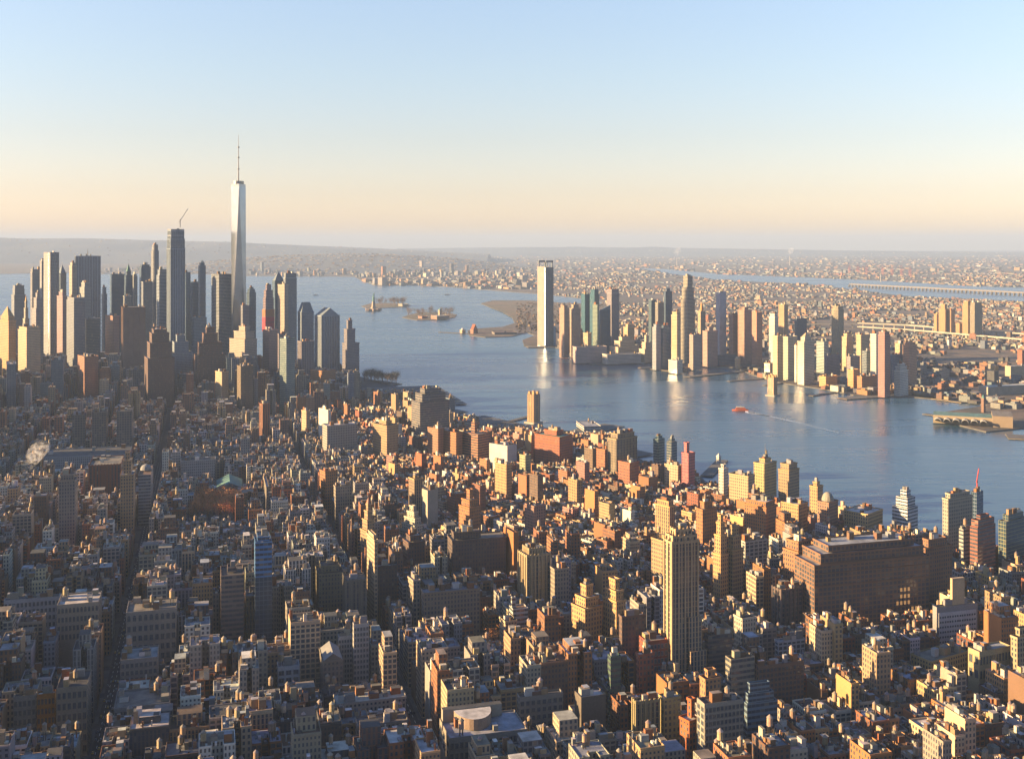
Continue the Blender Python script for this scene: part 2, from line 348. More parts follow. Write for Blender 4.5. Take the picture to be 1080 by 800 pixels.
T_('brown mid-height block at the foot of the tallest tower', 'office building', 254, 256, 263, 322, 400, 350, (.19, .14, .12), 'masonry', 30, **DT)
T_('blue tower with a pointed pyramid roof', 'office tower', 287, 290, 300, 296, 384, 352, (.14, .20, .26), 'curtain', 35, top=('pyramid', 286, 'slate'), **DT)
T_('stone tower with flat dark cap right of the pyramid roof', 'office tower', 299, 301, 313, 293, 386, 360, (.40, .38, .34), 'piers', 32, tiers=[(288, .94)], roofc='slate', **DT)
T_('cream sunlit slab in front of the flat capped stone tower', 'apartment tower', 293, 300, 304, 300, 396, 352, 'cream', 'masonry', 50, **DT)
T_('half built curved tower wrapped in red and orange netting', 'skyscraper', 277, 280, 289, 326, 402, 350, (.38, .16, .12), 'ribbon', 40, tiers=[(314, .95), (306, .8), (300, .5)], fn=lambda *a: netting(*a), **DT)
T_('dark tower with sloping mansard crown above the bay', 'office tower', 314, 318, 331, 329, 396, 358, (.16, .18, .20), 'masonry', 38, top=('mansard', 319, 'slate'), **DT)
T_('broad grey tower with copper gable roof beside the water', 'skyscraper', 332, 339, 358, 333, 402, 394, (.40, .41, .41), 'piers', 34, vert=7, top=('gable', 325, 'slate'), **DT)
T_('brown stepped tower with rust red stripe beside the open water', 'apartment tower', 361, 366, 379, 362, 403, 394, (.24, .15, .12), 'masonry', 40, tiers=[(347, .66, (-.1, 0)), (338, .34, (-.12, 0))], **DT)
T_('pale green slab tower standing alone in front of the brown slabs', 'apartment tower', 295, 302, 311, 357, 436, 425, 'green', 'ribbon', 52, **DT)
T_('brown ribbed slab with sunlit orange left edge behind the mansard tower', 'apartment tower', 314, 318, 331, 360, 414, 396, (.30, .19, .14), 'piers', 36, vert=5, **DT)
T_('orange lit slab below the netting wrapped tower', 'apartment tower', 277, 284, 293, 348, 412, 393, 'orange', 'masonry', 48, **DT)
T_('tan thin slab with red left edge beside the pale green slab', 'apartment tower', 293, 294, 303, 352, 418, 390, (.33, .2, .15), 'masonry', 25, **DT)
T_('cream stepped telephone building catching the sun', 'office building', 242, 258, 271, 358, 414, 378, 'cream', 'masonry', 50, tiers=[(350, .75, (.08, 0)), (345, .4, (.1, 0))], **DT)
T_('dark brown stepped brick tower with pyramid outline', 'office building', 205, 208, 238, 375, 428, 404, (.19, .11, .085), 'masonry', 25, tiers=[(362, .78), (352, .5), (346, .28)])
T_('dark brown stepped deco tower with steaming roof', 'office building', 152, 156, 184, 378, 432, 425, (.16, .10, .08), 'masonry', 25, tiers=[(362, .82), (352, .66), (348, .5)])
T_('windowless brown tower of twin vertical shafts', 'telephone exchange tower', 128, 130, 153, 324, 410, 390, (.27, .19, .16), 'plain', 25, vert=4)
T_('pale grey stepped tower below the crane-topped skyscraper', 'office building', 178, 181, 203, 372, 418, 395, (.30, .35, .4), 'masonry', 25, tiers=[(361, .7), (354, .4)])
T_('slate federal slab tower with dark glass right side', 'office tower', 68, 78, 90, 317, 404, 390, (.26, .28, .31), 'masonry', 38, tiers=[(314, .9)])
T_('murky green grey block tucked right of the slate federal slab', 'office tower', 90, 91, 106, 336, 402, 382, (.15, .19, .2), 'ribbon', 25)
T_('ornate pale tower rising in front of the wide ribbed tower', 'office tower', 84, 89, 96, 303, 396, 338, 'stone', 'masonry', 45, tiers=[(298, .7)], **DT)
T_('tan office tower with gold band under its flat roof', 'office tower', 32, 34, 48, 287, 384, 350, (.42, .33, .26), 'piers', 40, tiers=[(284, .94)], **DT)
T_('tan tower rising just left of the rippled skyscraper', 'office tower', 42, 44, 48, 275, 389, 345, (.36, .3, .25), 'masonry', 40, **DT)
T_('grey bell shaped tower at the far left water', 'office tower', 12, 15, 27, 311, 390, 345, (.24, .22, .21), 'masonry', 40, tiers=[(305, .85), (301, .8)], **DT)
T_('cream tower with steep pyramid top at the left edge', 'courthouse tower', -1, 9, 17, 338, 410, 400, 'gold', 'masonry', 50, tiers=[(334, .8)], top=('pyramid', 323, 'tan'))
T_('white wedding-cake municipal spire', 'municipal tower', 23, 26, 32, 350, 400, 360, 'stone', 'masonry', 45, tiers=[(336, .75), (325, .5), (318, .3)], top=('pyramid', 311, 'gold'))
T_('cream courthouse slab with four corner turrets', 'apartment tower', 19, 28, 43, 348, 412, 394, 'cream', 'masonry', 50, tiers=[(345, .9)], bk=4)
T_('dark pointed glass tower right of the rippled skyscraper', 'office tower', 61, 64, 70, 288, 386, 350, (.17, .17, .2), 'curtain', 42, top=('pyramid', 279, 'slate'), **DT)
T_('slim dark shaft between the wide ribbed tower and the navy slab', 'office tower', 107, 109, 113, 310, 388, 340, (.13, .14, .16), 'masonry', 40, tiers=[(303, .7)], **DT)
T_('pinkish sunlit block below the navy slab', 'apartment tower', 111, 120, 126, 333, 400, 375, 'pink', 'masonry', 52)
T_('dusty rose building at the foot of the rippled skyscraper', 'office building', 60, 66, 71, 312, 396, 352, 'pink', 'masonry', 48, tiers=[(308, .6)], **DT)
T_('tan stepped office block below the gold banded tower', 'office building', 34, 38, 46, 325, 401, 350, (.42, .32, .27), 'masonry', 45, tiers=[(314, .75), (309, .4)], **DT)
T_('blue grey slab at the left edge near the dark shadowed blocks', 'apartment tower', 6, 7, 17, 384, 440, 432, 'slate', 'masonry', 25)
T_('orange brick block in shade in front of the slate federal slab', 'apartment tower', 82, 89, 104, 376, 428, 422, (.42, .21, .14), 'masonry', 38)
T_('leftmost of the three concrete framed dark glass slabs', 'apartment tower', 76, 90, 91, 437, 486, 474, (.22, .2, .18), 'loft', 15.6, d=24)
T_('middle one of the three concrete framed dark glass slabs', 'apartment tower', 97, 112, 114, 434, 487, 474, (.22, .2, .18), 'loft', 15.6, d=24)
T_('rightmost of the three concrete framed dark glass slabs', 'apartment tower', 123, 139, 141, 433, 488, 474, (.22, .2, .18), 'loft', 15.6, d=24)
T_('long low blue grey institutional block behind the dark red library', 'university building', 46, 136, 139, 478, 503, 494, (.34, .38, .42), 'masonry', 15.6, d=40)
T_('cube shaped dark red sandstone library', 'library', 94, 127, 131, 489, 540, 525, (.23, .09, .06), 'piers', 15.6, vert=10, bw=6)
T_('tall grey stone hotel-like tower left of the avenue canyon', 'apartment tower', 62, 79, 82, 506, 594, 582, (.33, .29, .26), 'masonry', 15.6, tiers=[(500, .8)])
T_('slim tan deco tower with a sunlit left shoulder beside the avenue', 'apartment tower', 127, 141, 147, 500, 574, 570, 'tan', 'masonry', 15.6, tiers=[(486, .6), (478, .3)])
T_('blue grey building with arched roofline right of the slim deco tower', 'university building', 146, 159, 162, 500, 556, 540, (.3, .33, .37), 'ribbon', 15.6, top=('dome', 494, 'grey'))
T_('grey twin wing building behind the orange winter trees', 'university building', 191, 227, 229, 484, 514, 508, (.42, .42, .43), 'masonry', 15.6, d=35)
T_('teal copper roofed college building above the park trees', 'university building', 226, 228, 257, 516, 527, 520, (.2, .22, .2), 'masonry', 15.6, top=('gable', 510, 'copper'))
T_('grey brick apartment slab right of the orange winter trees', 'apartment building', 264, 281, 283, 513, 556, 548, (.3, .26, .21), 'masonry', 15.6, d=30)
T_('blue glass hotel shaft with bright upper half', 'hotel', 268, 269, 287, 609, 700, 690, (.15, .2, .25), 'curtain', 15.6, d=22, bw=5, tiers=[(572, .985), (567, .7)], tcol=(.035, .12, .27), tstyle='ribbon')
T_('striped balcony apartment slab left of the blue glass shaft', 'apartment tower', 232, 233, 257, 607, 700, 690, (.33, .25, .21), 'ribbon', 15.6, tiers=[(602, .4)], d=30)
T_('long white brick block with many small windows', 'loft building', 4, 63, 64, 628, 690, 658, (.56, .55, .55), 'plain', 15.6, d=30, win=(14, 4), zlow=45)
T_('tan stone block with arched upper windows left of the avenue', 'loft building', 60, 104, 112, 634, 720, 670, (.47, .41, .33), 'plain', 15.6, win=(11, 4), arch=0, zlow=45)
T_('big grey stone loft building with arched top windows', 'loft building', 133, 186, 188, 641, 720, 714, (.37, .33, .29), 'plain', 15.6, win=(9, 7), arch=0, ledges=(.86,), tanks=2)
T_('smaller grey loft building below the arched window building', 'loft building', 127, 166, 167.5, 692, 762, 730, (.34, .32, .30), 'plain', 15.6, win=(8, 5), zlow=20, tanks=1)
T_('grey mansion-roofed loft with small arcade windows', 'loft building', 120, 179, 180.5, 740, 800, 770, (.33, .32, .31), 'plain', 15.6, win=(12, 4), zlow=35, tanks=2)
T_('bright orange brick front between two grey facades', 'loft building', 39, 58, 58.5, 730, 800, 790, (.50, .23, .08), 'plain', 15.6, d=28, win=(5, 6), zlow=10, tanks=0)
T_('grey stone front left of the orange brick front', 'loft building', 14, 38, 38.5, 732, 800, 790, (.38, .36, .32), 'plain', 15.6, d=28, win=(5, 6), zlow=10, tanks=1)
T_('plain tan side wall building at the avenue corner', 'loft building', 59.5, 92, 97, 722, 800, 790, (.42, .36, .28), 'plain', 15.6, d=24, win=(6, 6), zlow=10, tanks=1)
T_('narrow pale blue loft facade in the dark left blocks', 'loft building', 46, 58, 62, 676, 730, 718, (.42, .46, .5), 'masonry', 15.6, d=25)
T_('pale H-shaped hotel slab with white window grid', 'hotel', 372, 373, 389, 658, 744, 732, (.60, .58, .56), 'plain', 15.6, win=(5, 13), d=24, tanks=0)
T_('white arm of the pale hotel with thin side', 'hotel', 356, 357, 371.5, 671, 743, 732, (.60, .58, .56), 'plain', 15.6, win=(5, 11), d=24)
T_('dark stone clubhouse with arched gable left of the pale hotel', 'loft building', 337, 341, 362, 697, 758, 735, (.25, .22, .19), 'masonry', 15.6, top=('gable', 690, 'grey'))
T_('small white grid office with square windows', 'office building', 292, 293, 316, 703, 756, 742, (.66, .66, .66), 'plain', 15.6, win=(3, 5), wx=.7, wz=.6, zlow=4)
T_('long white roofed block beside the dark avenue', 'loft building', 352, 355, 428, 742, 790, 765, (.50, .46, .40), 'masonry', 15.6, roofc='white', bk=7)
T_('long grey ledge building below the white roofed block', 'loft building', 375, 378, 430, 765, 822, 785, (.33, .30, .27), 'masonry', 15.6)
T_('broad grey stone loft with curved white penthouse roof', 'loft building', 461, 474, 556, 778, 860, 800, (.37, .33, .28), 'plain', 15.6, win=(16, 2, 3), zlow=68, fn=lambda *a: curved_penthouse(*a), bk=4, tanks=1)
T_('grey gridded office loft behind the curved penthouse', 'office building', 545, 548, 594, 735, 810, 782, (.34, .31, .27), 'plain', 15.6, win=(8, 6), zlow=25, tanks=2)
T_('tan stepped deco tower with pinkish top floors', 'apartment tower', 380, 387, 397, 560, 608, 578, 'tan', 'masonry', 35, tiers=[(549, .75), (540, .5), (533, .28)], top=('pyramid', 526, 'pink'))
T_('white stepped ziggurat apartment house', 'apartment building', 421, 439, 449, 562, 590, 577, (.68, .62, .5), 'masonry', 45, tiers=[(555, .8), (548, .62), (542, .42), (536, .22)])
T_('slender dark church steeple in the village', 'church', 369, 370.5, 373, 566, 600, 576, (.22, .15, .12), 'masonry', 30, top=('pyramid', 545, 'brown'))
T_('cream sliver tower facing the steeple, its right flank dark', 'apartment tower', 387, 395, 397, 569, 668, 655, 'cream', 'masonry', 22, tiers=[(565, .7)])
T_('dark brick slab right of the cream sliver tower', 'apartment tower', 396, 397, 419, 597, 665, 645, (.12, .09, .08), 'masonry', 15.6)
T_('white walled slab tower with grey right side in the village', 'apartment tower', 445, 451, 462, 517, 566, 552, (.55, .5, .42), 'plain', 34)
T_('tan twin slab left of the white walled slab', 'apartment tower', 431, 437, 446, 505, 556, 540, 'tan', 'piers', 34)
T_('grey slab with golden left rim in the middle distance', 'apartment tower', 352, 354, 371, 513, 560, 546, (.38, .33, .27), 'masonry', 20)
T_('gold lit slab left of the golden rimmed grey slab', 'apartment tower', 337, 343, 356, 497, 545, 528, 'orange', 'masonry', 34)
T_('twin shaft orange brick tower with dark slot', 'apartment tower', 484, 495, 507, 535, 584, 565, 'orange', 'masonry', 40, tiers=[(528, .75), (518, .3)])
T_('broad dark brown office block with stepped penthouse', 'office building', 472, 477, 534, 570, 640, 605, (.15, .11, .09), 'masonry', 15.6, tiers=[(563, .5, (-.2, 0))])
T_('grey brick wide apartment block in the shadowed centre', 'apartment building', 444, 447, 506, 625, 690, 660, (.30, .24, .19), 'masonry', 15.6, bk=6, tanks=2)
T_('orange ribbed apartment slab above the cream twin towers', 'apartment tower', 532, 542, 546, 562, 640, 612, 'orange', 'piers', 24, vert=3)
T_('cream fronted tall apartment tower with tan dark face', 'apartment tower', 547, 556, 580, 586, 665, 644, (.52, .42, .28), 'piers', 24, vert=6, tiers=[(580, .7)])
T_('cream shadowed slab beside the tan apartment tower', 'apartment tower', 580, 585, 600, 600, 668, 648, (.38, .32, .26), 'masonry', 20)
T_('golden stepped deco tower, left one of a pair', 'apartment tower', 603, 617, 635, 642, 705, 688, 'gold', 'masonry', 34, tiers=[(632, .75), (620, .4)])
T_('golden stepped deco tower, right one of a pair', 'apartment tower', 636, 650, 660, 634, 704, 682, 'gold', 'masonry', 34, tiers=[(624, .78), (613, .45)])
T_('tallest foreground tower, dark front with bright cream left flank', 'office tower', 701, 709, 736, 572, 742, 722, (.66, .475, .315), 'piers', 19, vert=4, bw=4, tiers=[(566, .9), (560, .6)], tanks=0, fn=lambda *a: wing(*a))
T_('tan brick tower just behind the tallest foreground tower', 'apartment tower', 687, 699, 711, 570, 640, 612, 'tan', 'masonry', 36)
T_('golden slab with gently stepped crown above the tan tower', 'apartment tower', 691, 706, 712, 534, 590, 570, 'gold', 'piers', 40, tiers=[(529, .8)])
T_('orange slab with dark right side left of the golden twin spires', 'apartment tower', 734, 741, 756, 537, 592, 576, 'orange', 'masonry', 34, tiers=[(530, .6)])
T_('tapering golden tower, taller left spire of the joined pair', 'apartment tower', 752, 760, 768, 585, 650, 634, 'gold', 'masonry', 34, tiers=[(565, .8), (552, .55), (544, .35)])
T_('tapering golden tower, lower right spire of the joined pair', 'apartment tower', 766, 773, 784, 580, 650, 634, (.46, .34, .2), 'masonry', 34, tiers=[(566, .75), (555, .45)])
T_('big orange brick apartment block with dark right side', 'apartment building', 785, 808, 819, 535, 588, 570, 'orange', 'masonry', 46, tiers=[(530, .9)])
T_('white office with wide square window grid', 'office building', 779, 786, 809, 571, 622, 601, (.62, .58, .5), 'loft', 24, bw=8)
T_('black gridded apartment tower with orange left wall', 'apartment tower', 815, 824, 846, 622, 678, 664, (.16, .12, .11), 'loft', 24, bw=5, vert=5)
T_('orange lit face of the brick block left of the huge brown building', 'office building', 826, 842, 858, 582, 658, 640, (.42, .22, .13), 'masonry', 34, tiers=[(572, .8)])
T_('huge dark brown block-long office building with lit windows', 'office building', 838, 859, 980, 596, 680, 655, (.27, .16, .105), 'loft', 15.6, bw=6, ledges=(.35, .72, .88), tiers=[(586, .9, (.02, .05)), (579, .75, (.03, .08))], lit=(30, 11, (22, 4), (23, 4), (24, 4), (22, 5), (23, 5), (24, 5), (22, 6), (23, 6), (24, 6), (21, 6), (2, 9), (3, 9), (4, 9), (5, 9), (9, 7), (13, 8), (25, 7), (26, 7)), bk=8, tanks=0, dmax=62)
T_('orange lit stepped corner tower at the right of the huge brown building', 'office building', 968, 976, 1004, 578, 652, 632, (.34, .18, .11), 'masonry', 24, tiers=[(570, .7)], bk=3)
T_('white patterned screen office with grey frame', 'office building', 984, 988, 1031, 640, 688, 674, (.36, .35, .36), 'plain', 15.6, fn=lambda *a: screen_front(*a), tiers=[(634, .55)], bk=2)
T_('golden tan warehouse with row of deep windows', 'warehouse', 1021, 1033, 1066, 687, 742, 716, (.52, .43, .28), 'plain', 24, win=(10, 2, 2), zlow=18, roofc='silver', bk=5)
T_('tan stepped block cut off by the right edge', 'loft building', 1066, 1073, 1092, 672, 742, 718, (.5, .41, .28), 'masonry', 24, tiers=[(664, .6)])
T_('long yellow low building with flat terraces', 'warehouse', 961, 982, 1020, 697, 728, 708, (.58, .45, .25), 'masonry', 30, bk=6)
T_('grey concrete hotel slab on the river edge', 'hotel', 994, 1000, 1026, 526, 598, 588, (.47, .43, .35), 'masonry', 28, tiers=[(521, .8)])
T_('blue grey glass slab behind the concrete hotel slab', 'apartment tower', 1024, 1030, 1037, 519, 585, 560, (.28, .34, .44), 'curtain', 40, fn=lambda *a: red_crane(*a))
T_('ribbon windowed white office left of the red striped tower', 'office building', 1014, 1016, 1024, 558, 618, 598, (.5, .48, .44), 'ribbon', 25)
T_('red and white banded tower under construction', 'apartment tower', 1023, 1031, 1050, 556, 622, 605, (.34, .14, .1), 'ribbon', 34, tiers=[(549, .9), (545, .5)])
T_('yellow green glass tower cut off by the right edge', 'apartment tower', 1053, 1061, 1084, 550, 612, 592, (.34, .34, .2), 'curtain', 34, tiers=[(544, .7)])
T_('white sail-like glass office by the river', 'office building', 941, 957, 968, 536, 575, 560, (.85, .87, .9), 'ribbon', 40, tiers=[(526, .75, (.05, 0)), (519, .4, (.05, 0))])
T_('long yellow brick building near the white glass office', 'warehouse', 886, 915, 931, 542, 578, 562, (.66, .5, .3), 'masonry', 44, bk=5)
T_('pale yellow square tower beside the river', 'apartment building', 769, 789, 796, 502, 548, 530, (.66, .5, .32), 'masonry', 48, roofc='brown')
T_('yellow hospital-like block with rooftop mast', 'apartment building', 795, 806, 819, 489, 532, 508, (.6, .48, .26), 'masonry', 42, top=('mast', 470), tiers=[(485, .5)])
T_('tan block with notched roof right of the mast topped building', 'apartment building', 821, 832, 843, 496, 540, 520, 'tan', 'masonry', 42, tiers=[(490, .8)])
T_('small white sunlit tower left of the pale yellow tower', 'apartment building', 758, 763, 768, 494, 536, 512, 'white', 'masonry', 45, tiers=[(490, .5)])
T_('cream low apartment house with round clock-like gable', 'apartment building', 824, 842, 852, 532, 574, 552, 'gold', 'masonry', 44)
T_('slim yellow tower nearest the river bend', 'apartment tower', 854, 862, 868, 513, 556, 530, 'gold', 'masonry', 44, tiers=[(509, .5)])
T_('domed brick apartment house among the riverside roofs', 'apartment building', 862, 874, 884, 530, 578, 556, (.44, .26, .18), 'masonry', 44, top=('dome', 521, 'stone'))
T_('large red brick warehouse with copper penthouse', 'warehouse', 564, 590, 604, 461, 498, 492, (.46, .16, .09), 'masonry', 48, tiers=[(456, .5)], roofc='copper', ledges=(.8,))
T_('orange brick factory with chimney-like tower', 'warehouse', 486, 504, 517, 458, 494, 484, (.48, .23, .13), 'ribbon', 46, tiers=[(447, .2, (-.1, 0))])
T_('tan factory block with sunlit upper floors', 'warehouse', 465, 481, 488, 456, 493, 482, 'orange', 'masonry', 44)
T_('red roofed tan warehouse left of the tan factory block', 'warehouse', 451, 462, 468, 452, 492, 478, (.45, .25, .16), 'masonry', 44)
T_('bright white depot with blank front', 'warehouse', 516, 535, 545, 470, 500, 488, (.75, .73, .7), 'plain', 48, bk=3)
T_('golden slab right below the white depot', 'apartment building', 522, 534, 540, 490, 532, 522, 'gold', 'masonry', 42)
T_('yellow and green balcony block beside the white depot', 'apartment building', 548, 554, 560, 480, 508, 496, (.5, .48, .3), 'masonry', 42)
T_('massive blue grey stepped apartment block on the shore', 'apartment building', 434, 443, 474, 424, 466, 462, (.28, .25, .23), 'ribbon', 32, tiers=[(416, .8), (411, .55)], bk=5)
T_('tan office block with long shaded front near the shore', 'office building', 393, 408, 420, 449, 492, 480, 'tan', 'masonry', 42, tiers=[(445, .5)])
T_('white lit government slab with dark grid front', 'office building', 340, 345, 377, 449, 492, 476, (.45, .42, .38), 'masonry', 28)
T_('bright white sunlit slab behind the dark grid front', 'apartment tower', 336, 346, 349, 432, 478, 460, 'white', 'plain', 40)
T_('cream paired slab, left of the bright white slab', 'apartment tower', 318, 323, 327, 433, 470, 457, 'cream', 'masonry', 45)
T_('brown block with slanted orange side in the dark centre-left', 'apartment tower', 274, 277, 284, 426, 475, 462, (.4, .2, .13), 'piers', 42, vert=3)
T_('dark tower with yellow left rim in the centre-left', 'apartment tower', 250, 254, 267, 386, 440, 435, (.2, .15, .1), 'masonry', 32)
T_('cream cube apartment block lit against dark streets', 'apartment building', 227, 234, 241, 392, 438, 410, 'cream', 'masonry', 46)
T_('orange sunlit warehouse with long lit wall near the shore', 'warehouse', 327, 340, 354, 391, 428, 405, 'orange', 'masonry', 46)
T_('twin peaked red brick apartment complex on the river side', 'apartment building', 652, 664, 674, 488, 524, 514, (.46, .19, .12), 'masonry', 42)
T_('curvy tan and brown towers beside the river, stepped roofs', 'apartment tower', 641, 650, 672, 463, 510, 482, (.42, .33, .22), 'piers', 38, tiers=[(458, .8)])
T_('red brick annex left of the curvy tan towers', 'apartment building', 629, 638, 646, 474, 504, 494, (.48, .21, .12), 'masonry', 44)
T_('left of two glass riverside cubes with white tops', 'apartment tower', 689, 694, 701, 463, 508, 492, (.45, .55, .5), 'curtain', 42, tiers=[(460, .6)])
T_('right of two glass riverside cubes with tan left face', 'apartment tower', 703, 708, 714, 466, 510, 492, (.5, .5, .45), 'curtain', 42, tiers=[(463, .6)])
T_('pink palazzo apartment house with tall tan slab', 'apartment building', 719, 726, 733, 478, 526, 506, (.58, .22, .22), 'masonry', 42, tiers=[(467, .4, (-.25, 0))])
T_('cream block with red side below the glass riverside cubes', 'apartment building', 701, 715, 720, 491, 526, 508, 'cream', 'masonry', 46)
T_('brown slab tower near the pale yellow square tower', 'apartment tower', 790, 796, 802, 521, 570, 545, (.35, .17, .1), 'masonry', 40)
T_('grey hotel block with dense small window grid', 'hotel', 735, 743, 784, 742, 850, 800, (.42, .39, .34), 'plain', 17, win=(10, 8, 2), zlow=42, wframe=(.34, .32, .28), tanks=1, bk=3)
T_('tall tan and dark ribbed loft left of the brick sliver', 'loft building', 668, 671, 695, 740, 820, 790, (.42, .36, .22), 'piers', 16.5, vert=5)
T_('yellow edged grey slab beside the tan ribbed loft', 'loft building', 695, 700, 718, 736, 815, 785, (.48, .4, .22), 'masonry', 18)
T_('orange red brick sliver building with dark flank', 'apartment building', 717, 727, 737, 760, 840, 800, (.5, .17, .08), 'masonry', 34, tiers=[(740, .4, (.2, 0))])
T_('dark blank slab with a narrow golden left face', 'office tower', 606, 613, 639, 735, 812, 783, (.17, .145, .12), 'plain', 19, bk=3)
T_('pale framed podium building under the dark blank slab', 'office building', 594, 597, 650, 785, 870, 800, (.36, .34, .3), 'loft', 16.5)
T_('red brick gridded apartment building left of the tallest foreground tower', 'apartment building', 674, 682, 704, 676, 742, 722, (.36, .12, .08), 'plain', 18, win=(6, 6), wframe=(.6, .5, .45), zlow=12)
T_('stepped red brick wing below the gridded brick building', 'apartment building', 671, 674, 690, 690, 770, 745, (.38, .14, .09), 'masonry', 18)
T_('slab shrouded in green construction netting', 'office building', 642, 644, 655, 692, 780, 745, (.10, .16, .12), 'ribbon', 17)
T_('dark brick tower left of the green netting slab', 'apartment tower', 654, 656, 680, 650, 738, 700, (.17, .11, .09), 'masonry', 17, bk=4)
T_('blue grey terraced office with stepped setbacks', 'office building', 787, 788, 820, 742, 800, 775, (.22, .3, .37), 'ribbon', 16.5, tiers=[(732, .85, (-.03, .05)), (722, .65, (-.05, .1))])
T_('long dark brown brick block with regular windows', 'loft building', 797, 800, 848, 702, 768, 745, (.2, .13, .1), 'plain', 16.5, win=(12, 8), wframe=(.16, .11, .09), zlow=10)
T_('white office with long blue tinted window rows', 'office building', 819, 821, 849, 676, 715, 692, (.58, .6, .64), 'loft', 16.5)
T_('cream tower with white left face and mechanical roof', 'apartment building', 774, 783, 797, 652, 722, 690, (.6, .54, .45), 'masonry', 24)
T_('dark balcony building with grey slab front', 'apartment building', 743, 747, 772, 670, 735, 700, (.2, .15, .13), 'ribbon', 17)
T_('blocky grey loft with striped right face', 'loft building', 765, 771, 796, 695, 770, 728, (.36, .32, .26), 'ribbon', 19)
T_('orange lit stepped building in front of the tallest tower', 'apartment building', 738, 744, 760, 716, 800, 740, (.52, .3, .17), 'masonry', 22, tiers=[(708, .5)])
T_('white tower with striped side in the centre shadows', 'apartment tower', 537, 541, 557, 642, 700, 672, (.62, .6, .56), 'ribbon', 17, tiers=[(631, .25, (-.35, 0))])
T_('slim white gable wall left of the striped white tower', 'apartment building', 527, 533, 545, 655, 706, 675, (.62, .52, .36), 'masonry', 22)
T_('blue tinted apartment slab with bronze windows', 'apartment tower', 463, 467, 471, 610, 668, 650, (.2, .25, .3), 'masonry', 20)
T_('green and tan corner apartment tower in shade', 'apartment tower', 333, 336, 362, 605, 672, 655, (.26, .23, .16), 'masonry', 16, tiers=[(598, .7)])
T_('two tone tower with yellow left rim and setbacks', 'apartment tower', 362, 365, 386, 612, 690, 665, (.22, .2, .17), 'piers', 16, vert=4)
T_('grey slab with lit left rim, right of the centre avenue', 'apartment tower', 430, 436, 443, 612, 672, 648, (.5, .42, .34), 'masonry', 24)
T_('deep brown tower with orange rim in the centre', 'apartment tower', 425, 431, 448, 572, 632, 606, (.15, .09, .07), 'masonry', 24, tiers=[(566, .7)])
# across the river
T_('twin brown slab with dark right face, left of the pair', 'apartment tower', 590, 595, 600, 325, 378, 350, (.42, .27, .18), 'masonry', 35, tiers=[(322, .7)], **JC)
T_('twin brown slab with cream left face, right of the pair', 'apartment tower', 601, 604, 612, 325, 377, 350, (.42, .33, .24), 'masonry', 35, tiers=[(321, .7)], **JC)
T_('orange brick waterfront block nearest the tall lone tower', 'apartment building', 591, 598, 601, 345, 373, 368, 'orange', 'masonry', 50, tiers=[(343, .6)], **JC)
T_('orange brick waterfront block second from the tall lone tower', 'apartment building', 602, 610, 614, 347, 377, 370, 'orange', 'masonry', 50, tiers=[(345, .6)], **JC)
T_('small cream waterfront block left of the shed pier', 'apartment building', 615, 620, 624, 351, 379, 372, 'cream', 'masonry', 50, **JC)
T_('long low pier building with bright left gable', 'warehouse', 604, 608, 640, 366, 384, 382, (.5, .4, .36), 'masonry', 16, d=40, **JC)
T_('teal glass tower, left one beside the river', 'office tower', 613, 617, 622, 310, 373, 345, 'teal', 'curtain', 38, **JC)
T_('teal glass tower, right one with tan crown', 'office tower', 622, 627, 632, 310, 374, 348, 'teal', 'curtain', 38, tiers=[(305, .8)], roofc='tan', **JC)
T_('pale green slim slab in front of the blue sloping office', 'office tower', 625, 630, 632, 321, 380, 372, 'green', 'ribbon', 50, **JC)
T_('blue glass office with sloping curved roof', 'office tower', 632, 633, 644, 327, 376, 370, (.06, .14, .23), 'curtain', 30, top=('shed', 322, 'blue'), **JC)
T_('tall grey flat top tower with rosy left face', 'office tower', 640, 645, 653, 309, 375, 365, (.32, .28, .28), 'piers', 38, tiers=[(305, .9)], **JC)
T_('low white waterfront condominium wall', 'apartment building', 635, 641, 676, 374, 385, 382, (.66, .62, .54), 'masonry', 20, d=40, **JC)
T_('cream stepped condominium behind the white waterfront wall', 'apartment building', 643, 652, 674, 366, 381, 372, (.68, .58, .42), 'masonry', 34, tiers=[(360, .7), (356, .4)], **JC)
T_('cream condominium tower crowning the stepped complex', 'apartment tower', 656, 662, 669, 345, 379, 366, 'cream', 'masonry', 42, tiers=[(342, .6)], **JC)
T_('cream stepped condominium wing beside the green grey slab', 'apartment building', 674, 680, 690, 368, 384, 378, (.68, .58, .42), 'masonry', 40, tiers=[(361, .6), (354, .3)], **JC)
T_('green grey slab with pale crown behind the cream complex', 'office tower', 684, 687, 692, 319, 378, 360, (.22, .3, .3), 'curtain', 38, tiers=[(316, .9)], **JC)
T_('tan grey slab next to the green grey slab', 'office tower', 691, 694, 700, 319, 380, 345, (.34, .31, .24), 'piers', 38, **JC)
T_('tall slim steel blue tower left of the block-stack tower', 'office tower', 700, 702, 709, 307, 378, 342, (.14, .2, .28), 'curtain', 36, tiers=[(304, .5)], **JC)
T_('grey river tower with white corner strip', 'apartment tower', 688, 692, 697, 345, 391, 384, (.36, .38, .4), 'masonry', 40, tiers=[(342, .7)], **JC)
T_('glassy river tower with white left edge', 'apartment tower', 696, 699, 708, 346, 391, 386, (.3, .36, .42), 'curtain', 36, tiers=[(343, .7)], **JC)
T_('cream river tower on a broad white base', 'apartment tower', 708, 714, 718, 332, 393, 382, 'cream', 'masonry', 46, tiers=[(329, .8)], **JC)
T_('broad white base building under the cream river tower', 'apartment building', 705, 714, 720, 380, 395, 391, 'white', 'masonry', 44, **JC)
T_('tallest block-stack tower of the centre river group', 'skyscraper', 718, 725, 733, 316, 384, 352, (.42, .37, .27), 'ribbon', 42, tiers=[(303, .85), (291, .66)], **JC)
